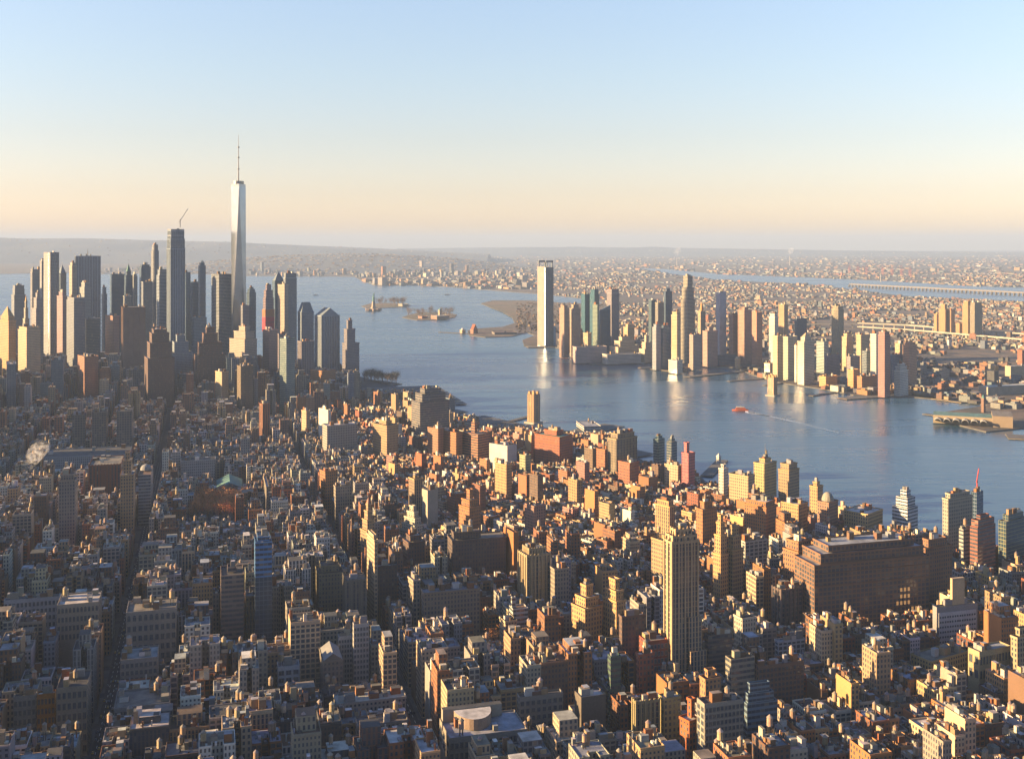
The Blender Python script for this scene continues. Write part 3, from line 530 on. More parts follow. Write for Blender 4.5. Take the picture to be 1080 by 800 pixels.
T_('pale tower with small golden dome', 'apartment tower', 736, 739, 744, 328, 382, 350, (.5, .4, .26), 'masonry', 40, top=('dome', 319, 'gold'), **JC)
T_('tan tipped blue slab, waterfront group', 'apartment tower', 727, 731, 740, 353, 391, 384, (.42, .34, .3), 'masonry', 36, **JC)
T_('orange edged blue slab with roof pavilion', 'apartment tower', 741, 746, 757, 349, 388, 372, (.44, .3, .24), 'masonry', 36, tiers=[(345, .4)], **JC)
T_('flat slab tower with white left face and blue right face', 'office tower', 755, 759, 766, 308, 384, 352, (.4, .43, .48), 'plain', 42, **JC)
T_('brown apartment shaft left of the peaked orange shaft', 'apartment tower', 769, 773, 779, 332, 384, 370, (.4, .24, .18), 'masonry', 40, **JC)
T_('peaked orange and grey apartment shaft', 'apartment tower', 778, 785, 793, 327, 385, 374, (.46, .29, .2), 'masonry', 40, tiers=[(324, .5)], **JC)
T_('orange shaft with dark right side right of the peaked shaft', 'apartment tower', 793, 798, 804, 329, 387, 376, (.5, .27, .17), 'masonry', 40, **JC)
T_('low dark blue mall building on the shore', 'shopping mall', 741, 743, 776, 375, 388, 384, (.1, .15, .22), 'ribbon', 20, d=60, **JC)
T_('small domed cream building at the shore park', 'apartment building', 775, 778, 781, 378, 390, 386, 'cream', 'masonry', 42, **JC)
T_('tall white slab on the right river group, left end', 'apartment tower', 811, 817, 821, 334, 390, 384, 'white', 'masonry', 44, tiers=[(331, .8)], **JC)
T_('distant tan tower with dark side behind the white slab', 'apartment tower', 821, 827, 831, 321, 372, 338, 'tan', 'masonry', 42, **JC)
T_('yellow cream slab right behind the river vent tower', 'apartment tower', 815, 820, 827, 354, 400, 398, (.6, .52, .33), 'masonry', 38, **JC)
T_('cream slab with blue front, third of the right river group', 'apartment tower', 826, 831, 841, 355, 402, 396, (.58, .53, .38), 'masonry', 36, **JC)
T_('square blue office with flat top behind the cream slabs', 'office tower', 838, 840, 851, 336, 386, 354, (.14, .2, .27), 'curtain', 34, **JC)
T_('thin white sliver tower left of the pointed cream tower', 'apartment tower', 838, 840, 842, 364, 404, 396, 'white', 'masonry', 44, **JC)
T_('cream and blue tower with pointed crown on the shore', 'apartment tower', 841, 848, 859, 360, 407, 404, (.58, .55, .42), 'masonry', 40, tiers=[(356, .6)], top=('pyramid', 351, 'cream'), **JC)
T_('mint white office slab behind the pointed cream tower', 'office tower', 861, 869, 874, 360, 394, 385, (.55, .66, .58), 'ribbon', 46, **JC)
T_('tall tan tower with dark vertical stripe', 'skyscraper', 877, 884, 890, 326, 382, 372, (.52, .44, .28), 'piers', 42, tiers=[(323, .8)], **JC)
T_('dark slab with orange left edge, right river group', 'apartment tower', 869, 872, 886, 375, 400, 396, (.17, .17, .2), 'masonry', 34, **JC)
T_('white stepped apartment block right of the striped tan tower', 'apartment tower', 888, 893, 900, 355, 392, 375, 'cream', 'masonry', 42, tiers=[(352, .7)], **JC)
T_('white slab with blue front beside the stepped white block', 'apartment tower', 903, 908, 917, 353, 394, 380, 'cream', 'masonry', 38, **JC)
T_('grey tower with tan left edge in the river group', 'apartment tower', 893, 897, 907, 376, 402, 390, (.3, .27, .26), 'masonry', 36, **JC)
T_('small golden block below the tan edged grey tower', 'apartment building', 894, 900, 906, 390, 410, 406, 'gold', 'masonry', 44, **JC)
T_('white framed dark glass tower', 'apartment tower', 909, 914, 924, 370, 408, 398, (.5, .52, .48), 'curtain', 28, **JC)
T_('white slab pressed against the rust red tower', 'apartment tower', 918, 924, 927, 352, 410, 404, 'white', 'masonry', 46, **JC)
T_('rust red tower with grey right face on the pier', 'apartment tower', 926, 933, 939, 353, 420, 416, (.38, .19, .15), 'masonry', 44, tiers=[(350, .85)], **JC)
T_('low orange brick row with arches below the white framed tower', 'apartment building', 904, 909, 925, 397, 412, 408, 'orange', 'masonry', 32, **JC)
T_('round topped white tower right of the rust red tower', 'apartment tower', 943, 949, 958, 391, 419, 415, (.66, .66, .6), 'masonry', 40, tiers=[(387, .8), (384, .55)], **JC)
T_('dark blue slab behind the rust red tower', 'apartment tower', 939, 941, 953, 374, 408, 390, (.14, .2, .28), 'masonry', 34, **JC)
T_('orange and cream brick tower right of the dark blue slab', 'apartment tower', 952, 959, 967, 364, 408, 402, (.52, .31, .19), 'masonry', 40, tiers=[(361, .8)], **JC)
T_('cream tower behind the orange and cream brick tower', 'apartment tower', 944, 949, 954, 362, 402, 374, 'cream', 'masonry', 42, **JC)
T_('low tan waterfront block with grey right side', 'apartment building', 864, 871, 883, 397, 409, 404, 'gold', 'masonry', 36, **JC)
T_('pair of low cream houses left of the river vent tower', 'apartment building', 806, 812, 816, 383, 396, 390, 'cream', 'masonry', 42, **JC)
T_('tan hill tower, leftmost of the far hilltop group', 'apartment tower', 985, 988, 991, 331, 352, 348, 'gold', 'masonry', 42, group='far hilltop towers')
T_('tall tan tower with peaked top in the far hilltop group', 'apartment tower', 990, 997, 1001, 326, 353, 350, 'gold', 'masonry', 44, tiers=[(321, .6)], group='far hilltop towers')
T_('tan tower third from the left in the far hilltop group', 'apartment tower', 1000, 1003, 1007, 327, 353, 350, 'gold', 'masonry', 42, group='far hilltop towers')
T_('low tan block in the middle of the far hilltop group', 'apartment building', 1008, 1012, 1016, 341, 354, 351, 'gold', 'masonry', 42, group='far hilltop towers')
T_('tall notched tan slab in the far hilltop group', 'apartment tower', 1015, 1021, 1026, 322, 355, 351, 'gold', 'masonry', 44, tiers=[(318, .8)], group='far hilltop towers')
T_('widest grey sided tower, rightmost of the far hilltop group', 'apartment tower', 1023, 1028, 1036, 322, 356, 351, (.4, .33, .24), 'masonry', 40, tiers=[(319, .9)], group='far hilltop towers')
T_('long white roofed terminal shed across the river', 'warehouse', 1032, 1042, 1110, 408, 418, 416, (.5, .45, .38), 'plain', 20, roofc='white', d=110, dmax=150, bk=2)
T_('long pale warehouse at the right edge across the river', 'warehouse', 1060, 1066, 1120, 386, 398, 396, (.6, .5, .38), 'plain', 20, roofc='white', d=90, bk=2)
T_('rust red tower block at the right edge across the river', 'apartment tower', 1073, 1078, 1090, 369, 388, 385, (.5, .2, .13), 'masonry', 40)
T_('slim brown brick clock tower by the ferry terminal', 'clock tower', 1035.5, 1037.5, 1039.5, 420, 436, 433, (.35, .2, .14), 'masonry', 42, top=('pyramid', 416, 'copper'))


# ---- resolve footprints that would run into each other by moving the rear one back
for h in HEROES: solve(h)
for it in range(60):
    moved = 0
    HS = sorted(HEROES, key=lambda h: h['Yc'])
    for i, h in enumerate(HS):
        for g in HS[:i]:
            if abs(h['c'][0] - g['c'][0]) + abs(h['c'][1] - g['c'][1]) < 500 and overlap(corners(h, .5), corners(g, .5)):
                h['push'] = h.get('push', 1.0) * 1.006; solve(h); moved += 1
    if not moved: break
print('hero overlap passes', it, 'left', moved, 'max push', sorted([(round(h.get('push', 1), 2), h['label'][:40]) for h in HEROES])[-6:])

def ringof(w_, d_, s=1.0, cut=0.0, off=(0, 0)):
    a, b_ = w_ / 2 * s, d_ / 2 * s; ox, oy = off
    if cut:
        c_ = cut * min(a, b_)
        P = [(-a + c_, -b_), (a - c_, -b_), (a, -b_ + c_), (a, b_ - c_), (a - c_, b_), (-a + c_, b_), (-a, b_ - c_), (-a, -b_ + c_)]
    else: P = [(-a, -b_), (a, -b_), (a, b_), (-a, b_)]
    return [(x + ox, y + oy) for x, y in P]
def grow(ring, g):
    n = len(ring); cx = sum(p[0] for p in ring) / n; cy = sum(p[1] for p in ring) / n
    return [(x + (g if x > cx else -g), y + (g if y > cy else -g)) for x, y in ring]
TINYMESH = {}
def tank_mesh(mb, x, y, z, r=2.3, T=None, c=None, legs=True, rr=None):
    rr = rr or rng; c = c or jit((.23, .16, .10), .3, rr); h0 = rr.uniform(4, 9); hb = r * 2.7
    if legs:
        for a in range(4):
            px, py = x + r * .7 * math.cos(a * 1.57 + .8), y + r * .7 * math.sin(a * 1.57 + .8)
            mb.box(px - .25, px + .25, py - .25, py + .25, z, z + h0, 'steel', (.12, .11, .1), T)
        mb.box(x - r * .8, x + r * .8, y - r * .8, y + r * .8, z + h0 - .4, z + h0, 'plain', (.12, .11, .1), T, bot=True)
    mb.cyl(x, y, z + h0, z + h0 + hb, r, r * .95, 'wood', c, 10, T, cap=False)
    mb.cyl(x, y, z + h0 + hb, z + h0 + hb + r * 1.1, r * 1.12, .02, 'wood', jit((.16, .13, .11), .3, rr), 10, T, cap=False)
def roof_clutter(add, w_, d_, z, rr, n=3, tall=1.0):
    """add(name) gives the mesh builder for a new part; boxes keep inside the roof"""
    for k in range(n):
        bw_, bd_ = min(w_ * .45, rr.uniform(4, 10)), min(d_ * .45, rr.uniform(4, 9)); hh = rr.uniform(4, 9) * tall
        x = rr.uniform(-w_ / 2 + bw_ / 2 + 1, w_ / 2 - bw_ / 2 - 1) if w_ > bw_ + 3 else 0; y = rr.uniform(-d_ / 2 + bd_ / 2 + 1, d_ / 2 - bd_ / 2 - 1) if d_ > bd_ + 3 else 0
        mb = add('bulkhead'); cc = jit(rr.choice([C['tan'], C['brick'], C['stone'], C['white'], C['grey'], C['brown']]), .2, rr)
        mb.box(x - bw_ / 2, x + bw_ / 2, y - bd_ / 2, y + bd_ / 2, z, z + hh, 'plain', cc, None, 'roofing', jit(rr.choice([C['silver'], C['tar'], C['gravel']]), .2, rr))
ROOFS = ['silver', 'tar', 'gravel', 'gravel', 'white', 'grey', 'tar', 'brown']

def build_hero(h):
    rr = random.Random(hash(h['label']) & 0 or sum(map(ord, h['label'])))
    w_, d_, z0 = h['w'], h['d'], 3.0
    root = thing(h.get('name', h['cat'].replace(' ', '_')), h['label'], h['cat'], (*h['c'], z0), R(h['th']), h.get('group'))
    z = h['z'] - z0; far = h['Yc'] > 3600; st = h['style']; c = h['col']; cut = h.get('cut', 0)
    bw = h.get('bw', {'masonry': 4.0, 'loft': 5.5, 'ribbon': 4.5, 'piers': 4.2, 'curtain': 3.6, 'plain': 4}[st]); fh = h.get('fh', 5.6)
    # big tiers first; each tier is a wall part and a roof part
    tiers = [(0, z, 1.0, (0, 0))]
    for t in h.get('tiers', ()):
        zt = ZT(t[0], h['Yc']) - z0; off = t[2] if len(t) > 2 else (0, 0)
        tiers.append((tiers[-1][1], zt, t[1], (off[0] * w_, off[1] * d_)))
    rc = C[h.get('roofc', rr.choice(ROOFS))]
    for i, (za, zb, s, off) in enumerate(tiers):
        ring = ringof(w_, d_, s, cut, off); m = MB()
        zw = zb
        wins = h.get('win') and i == 0
        if i and 'tcol' in h: c = h['tcol']; st = h['tstyle']
        if h.get('waves'):
            n = 40; ring = []
            for q in range(4):
                for k in range(n // 4):
                    t = k / (n // 4); a = [(-1, -1), (1, -1), (1, 1), (-1, 1)][q]; e = [(1, -1), (1, 1), (-1, 1), (-1, -1)][q]
                    r_ = 1 + .05 * math.sin(k * 2.6 + q)
                    ring.append(((a[0] + (e[0] - a[0]) * t) * w_ / 2 * r_, (a[1] + (e[1] - a[1]) * t) * d_ / 2 * r_))
        m.walls(ring, za, zw, (['plain', 'masonry', 'masonry', 'masonry'] if not (len(h['win']) > 2 and h['win'][2]) else ['plain', 'masonry', 'masonry', 'plain']) if wins else st, c, bw, fh, h.get('blank', ()))
        if st in ('masonry', 'loft', 'piers') and not cut and not h.get('waves'):
            g = grow(ring, .6 if not far else .9)
            m.walls(g, zb - 2.2, zb + .3, 'plain', jit(tuple(x * 1.12 for x in c), .05, rr))
            for zz in h.get('ledges', ()):
                m.walls(g, zz * zb, zz * zb + 1.0, 'plain', c); m.face([(x, y, zz * zb + 1.0) for x, y in g], 'plain', c)
            ringr = g; zr = zb + .3
        else: ringr = ring; zr = zb
        if h.get('vert'):     # projecting piers up the two faces that show
            nv = h['vert']
            for k in range(nv + 1):
                x = -w_ / 2 * s + w_ * s * k / nv + off[0]
                m.box(x - .9, x + .9, -d_ / 2 * s - 1.1 + off[1], -d_ / 2 * s + off[1] - .01, za, zb + 1.5, 'plain', tuple(v * 1.1 for v in c))
            nl = max(1, round(nv * d_ / w_))
            for k in range(nl + 1):
                y = -d_ / 2 * s + d_ * s * k / nl + off[1]
                m.box(-w_ / 2 * s - 1.1 + off[0], -w_ / 2 * s - .01 + off[0], y - .9, y + .9, za, zb + 1.5, 'plain', tuple(v * 1.1 for v in c))
        o = m.build('wall' if i == 0 else 'setback', root)
        m = MB(); m.roof(ringr, zr, 1.6, 'roofing', jit(rc, .15, rr), jit(tuple(x * .95 for x in c), .05, rr)); m.build('roof', o)
        if h.get('terr') and i == 0: pass
    s, off = tiers[-1][2], tiers[-1][3]; zt = tiers[-1][1]; ww, dd = w_ * s, d_ * s
    top = h.get('top')
    if top:
        kind = top[0]; zp = ZT(top[1], h['Yc']) - z0; tc = C[top[2]] if len(top) > 2 else c
        m = MB(); ring = ringof(ww * .96, dd * .96, 1, 0, off); ap = (*off, zp)
        if kind == 'pyramid':
            for i in range(4): m.face([(*ring[i], zt), (*ring[(i + 1) % 4], zt), ap], 'plain', tc)
        elif kind == 'mansard':
            r2 = [(off[0] + (x - off[0]) * .55, off[1] + (y - off[1]) * .55) for x, y in ring]
            m.walls(ring, zt, zp, 'plain', tc, ring2=r2); m.face([(*p, zp) for p in r2], 'plain', tc)
        elif kind == 'shed':      # roof sloping up to the right
            p = [(*ring[0], zt), (*ring[1], zp), (*ring[2], zp), (*ring[3], zt)]
            m.face(p, 'plain', tc); m.face([(*ring[0], zt), (*ring[1], zt), (*ring[1], zp)], 'plain', tc); m.face([(*ring[1], zt), (*ring[2], zt), (*ring[2], zp), (*ring[1], zp)], 'plain', tc)
            m.face([(*ring[3], zt), (*ring[2], zp), (*ring[2], zt)], 'plain', tc)
        elif kind == 'gable':
            a, b_ = (off[0], ring[0][1]), (off[0], ring[2][1])
            m.face([(*ring[0], zt), (*ring[1], zt), (*a, zp)], 'plain', c); m.face([(*ring[2], zt), (*ring[3], zt), (*b_, zp)], 'plain', c)
            m.face([(*ring[1], zt), (*ring[2], zt), (*b_, zp), (*a, zp)], 'plain', tc); m.face([(*ring[3], zt), (*ring[0], zt), (*a, zp), (*b_, zp)], 'plain', tc)
        elif kind == 'dome':
            r_ = min(ww, dd) * .48; prev = r_
            for k in range(5):
                a0, a1 = k / 5 * 1.57, (k + 1) / 5 * 1.57
                m.cyl(*off, zt + (zp - zt) * math.sin(a0), zt + (zp - zt) * math.sin(a1), r_ * math.cos(a0), max(.05, r_ * math.cos(a1)), 'plain', tc, 14, cap=False)
        elif kind == 'mast':
            m.cyl(*off, zt, zp, max(.8, ww * .02), .3, 'plain', (.1, .1, .1), 6)
        elif kind == 'crown':      # open frame standing above the roof
            t = ww * .09
            for x, y in ringof(ww - t, dd - t): m.box(x - t / 2, x + t / 2, y - t / 2, y + t / 2, zt, zp, 'plain', tc)
            m.box(-ww / 2, ww / 2, -dd / 2, -dd / 2 + t, zp, zp + t * 1.5, 'plain', tc, bot=True); m.box(-ww / 2, ww / 2, dd / 2 - t, dd / 2, zp, zp + t * 1.5, 'plain', tc, bot=True)
            m.box(-ww / 2, -ww / 2 + t, -dd / 2 + t, dd / 2 - t, zp, zp + t * 1.5, 'plain', tc, bot=True); m.box(ww / 2 - t, ww / 2, -dd / 2 + t, dd / 2 - t, zp, zp + t * 1.5, 'plain', tc, bot=True)
        m.build({'pyramid': 'spire_roof', 'mansard': 'mansard_roof', 'shed': 'sloped_roof', 'gable': 'gable_roof', 'dome': 'dome', 'mast': 'mast', 'crown': 'crown'}[kind], root)
    if not top or top[0] in ('mast',):
        parts = []
        def add(nm):
            mb = MB(); parts.append((nm, mb)); return mb
        big = max(ww, dd)
        n = h.get('bk', 2 if big < 28 else 3 if far else 5)
        if ww > 7 and dd > 7:
            roof_clutter(add, ww, dd, zt - 1.2, rr, n, 1.0 if not far else 1.3)
            if h.get('tanks', 1 if (not far and ww > 15 and st != 'curtain' and rr.random() < .6) else 0):
                for k in range(h.get('tanks', 1)):
                    mb = add('water_tank'); tank_mesh(mb, rr.uniform(-ww / 2 + 4, ww / 2 - 4) if ww > 10 else 0, rr.uniform(-dd / 2 + 4, dd / 2 - 4) if dd > 10 else 0, zt - 1.2, rr.uniform(2.2, 2.9), rr=rr)
        for nm, mb in parts:
            if off != (0, 0): mb.v = [(x + off[0], y + off[1], zz) for x, y, zz in mb.v]
            mb.build(nm, root)
    # windows as parts
    if h.get('win'):
        nc, nr = h['win'][:2]; cl = h['win'][2] if len(h['win']) > 2 else 0; fr = tuple(v * .33 for v in h['wframe']) if 'wframe' in h else tuple(v * .8 for v in c)
        ta = tiers[0][1]
        def wmesh(wd, ht, key, arch=False):
            mb = MB()
            mb.box(-wd / 2, wd / 2, -.06, 0, -ht / 2, ht / 2, 'glass', (.04, .05, .06))
            mb.box(-wd / 2 - .25, wd / 2 + .25, -.45, 0, -ht / 2 - .5, -ht / 2 - .02, 'plain', fr, bot=True)
            mb.box(-wd / 2 - .3, -wd / 2 - .02, -.35, 0, -ht / 2, ht / 2, 'plain', fr); mb.box(wd / 2 + .02, wd / 2 + .3, -.35, 0, -ht / 2, ht / 2, 'plain', fr)
            mb.box(-wd / 2 - .3, wd / 2 + .3, -.4, 0, ht / 2 + .02, ht / 2 + .4, 'plain', fr, bot=True)
            mb.box(-.1, .1, -.12, -.07, -ht / 2, ht / 2, 'plain', fr)
            if arch:
                n = 8; P = [(wd / 2 * math.cos(math.pi * k / n), -.5, ht / 2 + .45 + wd / 2 * math.sin(math.pi * k / n)) for k in range(n + 1)]
                mb.face(P[::-1], 'glass', (.04, .05, .06)); 
            return mb
        zspan = ta - max(6, ZT(min(h['yv'], 806), h['Yc']) - 3); sx, sz = w_ / nc, zspan / nr
        first = None
        for r_ in range(nr):
            for k in range(nc):
                x = -w_ / 2 + sx * (k + .5); zz = ta - 3.5 - sz * (r_ + .5) + .5
                arch = h.get('arch') == r_
                if first is None or arch:
                    o = wmesh(sx * h.get('wx', .55), sz * h.get('wz', .55) * (.75 if arch else 1), 'f', arch).build('window', root)
                    if not arch: first = o
                else: o = first.copy(); col.objects.link(o); o.parent = root
                o.location = (x, -d_ / 2 - .02, zz)
        if cl:
            sy = d_ / cl; f2 = None; left = h.get('left', True)
            for r_ in range(nr):
                for k in range(cl):
                    if f2 is None: f2 = o = wmesh(sy * .5, sz * .55, 's').build('window', root)
                    else: o = f2.copy(); col.objects.link(o); o.parent = root
                    o.rotation_euler = (0, 0, R(-90) if left else R(90))
                    o.location = ((-w_ / 2 - .02) if left else (w_ / 2 + .02), -d_ / 2 + sy * (k + .5), ta - 3.5 - sz * (r_ + .5) + .5)
    if h.get('lit'):
        m = None
        for (k, r_) in h['lit'][2:]:
            nc, nr = h['lit'][:2]; sx, sz = w_ / nc, (z - 4) / nr
            if m is None:
                mb = MB(); mb.box(-sx * .28, sx * .28, -.15, 0, -sz * .28, sz * .28, 'lit_window', (1, 1, 1)); m = o = mb.build('lit_window', root)
            else: o = m.copy(); col.objects.link(o); o.parent = root
            o.location = (-w_ / 2 + sx * (k + .5), -d_ / 2 - .05, z - 3 - sz * (r_ + .5))
    fn = h.get('fn')
    if fn: fn(h, root, w_, d_, z)
    h['root'] = root
    return root

# ---- extra parts of single towers
def _D(t): return t
def unfinished_top(h, root, w_, d_, z):
    z0 = h['z'] - 3; zt = ZT(237, h['Yc']) - 3
    for k in range(4):
        m = MB(); zz = z0 + (zt - z0) * (k + .1) / 4
        m.box(-w_ * .47, w_ * .47, -d_ * .47, d_ * .47, zz, zz + 4, 'plain', [(0.158, 0.054, 0.036), (0.225, 0.225, 0.216), (.12, .13, .15), (0.135, 0.135, 0.144)][k], bot=True); m.build('floor_slab', root)
    m = MB(); m.bar((w_ * .3, 0, zt - 10), (w_ * .3, 0, zt + 22), 1.6, 'steel', (0.135, 0.135, 0.135)); o = m.build('crane', root)
    m = MB(); m.bar((w_ * .25, 0, zt + 12), (w_ * .3 + 30, 0, zt + 62), 1.3, 'steel', (0.135, 0.135, 0.135)); m.build('crane_arm', o)
def netting(h, root, w_, d_, z):
    zs = [ZT(y, h['Yc']) - 3 for y in (350, 340, 334, 326)]
    for k, c in enumerate([(.22, .02, .03), (.24, .02, .035), (.2, .08, .03)]):
        m = MB(); m.box(-w_ * .5 - 1.5, w_ * .5 + 1.5, -d_ * .5 - 1.5, d_ * .5 + 1.5, zs[k] + 1, zs[k + 1] - 1, 'cloth', c); m.build('netting', root)
def curved_penthouse(h, root, w_, d_, z):
    m = MB(); n = 14; P = [(-w_ * .34, d_ * .3)] + [(-w_ * .1 + w_ * .24 * math.cos(math.pi + math.pi * k / n), d_ * .3 - d_ * .55 * math.sin(math.pi * k / n)) for k in range(n + 1)] + [(w_ * .16, d_ * .3)]
    m.walls(P, z - 1, z + 9, 'plain', (0.18, 0.126, 0.09)); m.face([(x, y, z + 9) for x, y in P], 'roofing', (0.315, 0.297, 0.279)); m.build('penthouse', root)
    m = MB(); m.box(-w_ * .48, w_ * .3, d_ * .32, d_ * .48, z - 1, z + 10, 'masonry', C['stone'], None, 'roofing', C['tar']); m.build('penthouse', root)
def wing(h, root, w_, d_, z):
    """lower wings that step out from the shaft"""
    for zz, e in ((ZT(655, h['Yc']), 3), (ZT(690, h['Yc']), 7)):
        m = MB(); P = [(w_ * .1, -d_ / 2 - e), (w_ / 2 + e, -d_ / 2 - e), (w_ / 2 + e, d_ / 2), (w_ * .1, d_ / 2 - 1)]
        m.walls(P, 0, zz, 'piers', h['col'], 4); m.roof(P, zz, 1.5, 'roofing', C['gravel'], h['col']); m.build('wing', root)
def screen_front(h, root, w_, d_, z):
    m = MB(); m.box(-w_ * .46, w_ * .46, -d_ / 2 - .8, -d_ / 2 - .02, z * .12, z * .86, 'plain', (0.297, 0.297, 0.306), bot=True); o = m.build('screen', root)
    first = None; r_ = random.Random(3)
    for j in range(6):
        for i in range(15):
            if first is None:
                m = MB(); m.box(-w_ * .018, w_ * .018, -.2, 0, -z * .022, z * .022, 'glass', (.05, .05, .06)); first = q = m.build('window', root)
            else: q = first.copy(); col.objects.link(q); q.parent = root
            q.location = (-w_ * .42 + w_ * .06 * i + r_.uniform(-.3, .3), -d_ / 2 - .82, z * (.18 + .115 * j))
    m = MB(); m.box(-w_ * .1, w_ * .2, -d_ * .3, d_ * .2, z, ZT(612, h['Yc']) - 3, 'plain', C['cream']); m.build('penthouse', root)
def red_crane(h, root, w_, d_, z):
    zt = ZT(501, h['Yc']) - 3
    m = MB(); m.bar((0, 0, z), (0, 0, zt - 8), 1.0, 'plain', (0.27, 0.027, 0.0225)); o = m.build('crane', root)
    m = MB(); m.bar((-2, 0, zt - 14), (6, 0, zt + 8), .9, 'plain', (0.27, 0.027, 0.0225)); m.build('crane_arm', o)
for h in HEROES: build_hero(h)

# ---- the tallest tower: square base, square top turned 45 degrees, eight leaning triangles
Yw = 4250; Xw = GY(251.5, Yw)[0]
root = thing('glass_skyscraper', 'tallest tower of tapering mirrored triangles with a tall spire', 'skyscraper', (Xw, Yw, 3), R(19), 'downtown skyscrapers')
zt = ZT(197, Yw) - 3; a = 27.0; m = MB()
B = [(-a, -a), (a, -a), (a, a), (-a, a)]; Tp = [(0, -a * 1.02), (a * 1.02, 0), (0, a * 1.02), (-a * 1.02, 0)]
m.walls(B, 0, 60, 'mirror_glass', (1, 1, 1)); m.build('podium', root)
for i in range(4):
    j = (i + 1) % 4
    m = MB(); m.face([(*B[i], 60), (*B[j], 60), (*Tp[i], zt)], 'mirror_glass', (1, 1, 1)); m.build('facet', root)
    m = MB(); m.face([(*B[j], 60), (*Tp[j], zt), (*Tp[i], zt)], 'mirror_glass', (1, 1, 1)); m.build('facet', root)
m = MB(); m.face([(*p, zt) for p in Tp], 'plain', (0.18, 0.18, 0.18)); m.walls([(x * .98, y * .98) for x, y in Tp], zt, zt + 10, 'mirror_glass', (1, 1, 1)); m.build('roof', root)
m = MB(); m.cyl(0, 0, zt + 10, zt + 22, 21, 21, 'steel', (0.203, 0.189, 0.171), 20); m.cyl(0, 0, zt, zt + 10, 9, 9, 'steel', (0.135, 0.135, 0.135), 12); m.build('ring_platform', root)
m = MB(); m.cyl(0, 0, zt + 22, ZT(143, Yw), 2.6, .6, 'steel', (0.203, 0.189, 0.18), 8)
for t in (.25, .5, .72): zz = zt + 22 + (ZT(143, Yw) - zt - 22) * t; m.cyl(0, 0, zz, zz + 4, 4.5, 4.5, 'steel', (0.18, 0.18, 0.18), 8)
m.build('spire', root)

# ---- the lone tower across the river, crown open at the top
Yg = F * H / (366 - ER); cx = GY(575.5, Yg)[0] ; root = thing('waterfront_skyscraper', 'lone tallest tower across the river with dark open crown', 'skyscraper', (cx, Yg + 30, 3), R(47.5), 'towers across the river')
zt = ZT(282, Yg) - 3; zc = ZT(276.5, Yg) - 3; hw = 27.5; ch = 5
P = [(-hw + ch, -hw), (hw, -hw), (hw, hw), (-hw, hw), (-hw, -hw + ch)]
m = MB(); m.walls(P, 0, zt, 'curtain', (0.135, 0.149, 0.162), 4, blank=(4,)); m.v = m.v; m.build('wall', root)
m = MB(); m.box(-hw - .6, -hw - .02, -hw + ch, hw, 2, zt + 4, 'plain', (.2, .185, .165)); m.build('stone_face', root)
m = MB(); m.box(-hw - 1.3, -hw - .65, -hw + ch, -hw + ch + 2.6, 3, zt, 'mirror_glass', (1, 1, 1)); m.build('corner_strip', root)
m = MB(); m.face([(*p, zt) for p in P], 'roofing', C['tar']); m.build('roof', root)
m = MB(); t = 5
for x, y in ((-hw + ch + t, -hw + t), (hw - t, -hw + t), (hw - t, hw - t), (-hw + t, hw - t)): m.box(x - t / 2, x + t / 2, y - t / 2, y + t / 2, zt, zc, 'plain', (.08, .1, .13))
m.box(-hw + 2, hw, -hw + 2, -hw + 8, zc, zc + 8, 'plain', (.08, .1, .13), bot=True); m.box(-hw + 2, hw, hw - 8, hw, zc, zc + 8, 'plain', (.08, .1, .13), bot=True)
m.box(hw - 6, hw, -hw + 8, hw - 8, zc, zc + 8, 'plain', (.08, .1, .13), bot=True); m.build('crown', root)
m = MB(); m.box(hw + 1, hw + 26, -20, 22, 0, ZT(346, Yg), 'curtain', (.1, .16, .22)); m.build('annex', root)

# ---- river ventilation towers on their own piers
def vent(x0, xm, x1, yt, yb, label):
    Y = F * H / (yb - ER); X = GY(xm, Y)[0]; s = (x1 - x0) / F * Y / 1.35
    r_ = thing('ventilation_tower', label, 'ventilation tower', (X, Y + s * .7, 0), R(45), 'tunnel ventilation towers in the river'); zt = ZT(yt, Y)
    m = MB(); m.box(-s * .75, s * .75, -s * .75, s * .75, 0, 4, 'plain', (.25, .22, .18)); m.build('base', r_)
    m = MB(); m.walls(ringof(s, s), 4, zt, 'piers', C['gold'], 6, blank=()); o = m.build('wall', r_)
    m = MB(); m.roof(ringof(s, s), zt, 2, 'roofing', C['tan'], C['gold'], t=1.2)
    m.build('roof', o)
    for x, y in ((-.3, -.3), (.3, -.3), (.3, .3), (-.3, .3)): m = MB(); m.box(x * s - s * .13, x * s + s * .13, y * s - s * .13, y * s + s * .13, zt - 2, zt + 7, 'plain', C['gold']); m.build('turret', r_)
vent(557, 563, 570, 416, 447, 'yellow ventilation tower on the near pier tip')
vent(811, 816, 821, 398, 418, 'yellow ventilation tower standing in the river off the far shore')

# ---- statue island and immigration island
Ys = 8050; X = GY(394, Ys)[0]; r_ = thing('statue', 'robed statue with raised torch on a stone pedestal', 'statue', (X, Ys, 3), R(30))
m = MB(); n = 11; st_ = [(60 * (1 if k % 2 else .72) * math.cos(math.pi * k / n), 60 * (1 if k % 2 else .72) * math.sin(math.pi * k / n)) for k in range(2 * n)]
m.walls(st_, 0, 14, 'plain', (0.203, 0.149, 0.113)); m.face([(*p, 14) for p in st_], 'plain', (0.18, 0.144, 0.108)); m.build('star_base', r_)
m = MB(); m.walls(ringof(34, 34), 14, 26, 'plain', (0.225, 0.171, 0.126), ring2=ringof(28, 28)); m.walls(ringof(22, 22), 26, 66, 'plain', (0.225, 0.171, 0.126), ring2=ringof(18, 18)); m.face([(*p, 66) for p in ringof(22, 22)], 'plain', (0.225, 0.171, 0.126)); m.build('pedestal', r_)
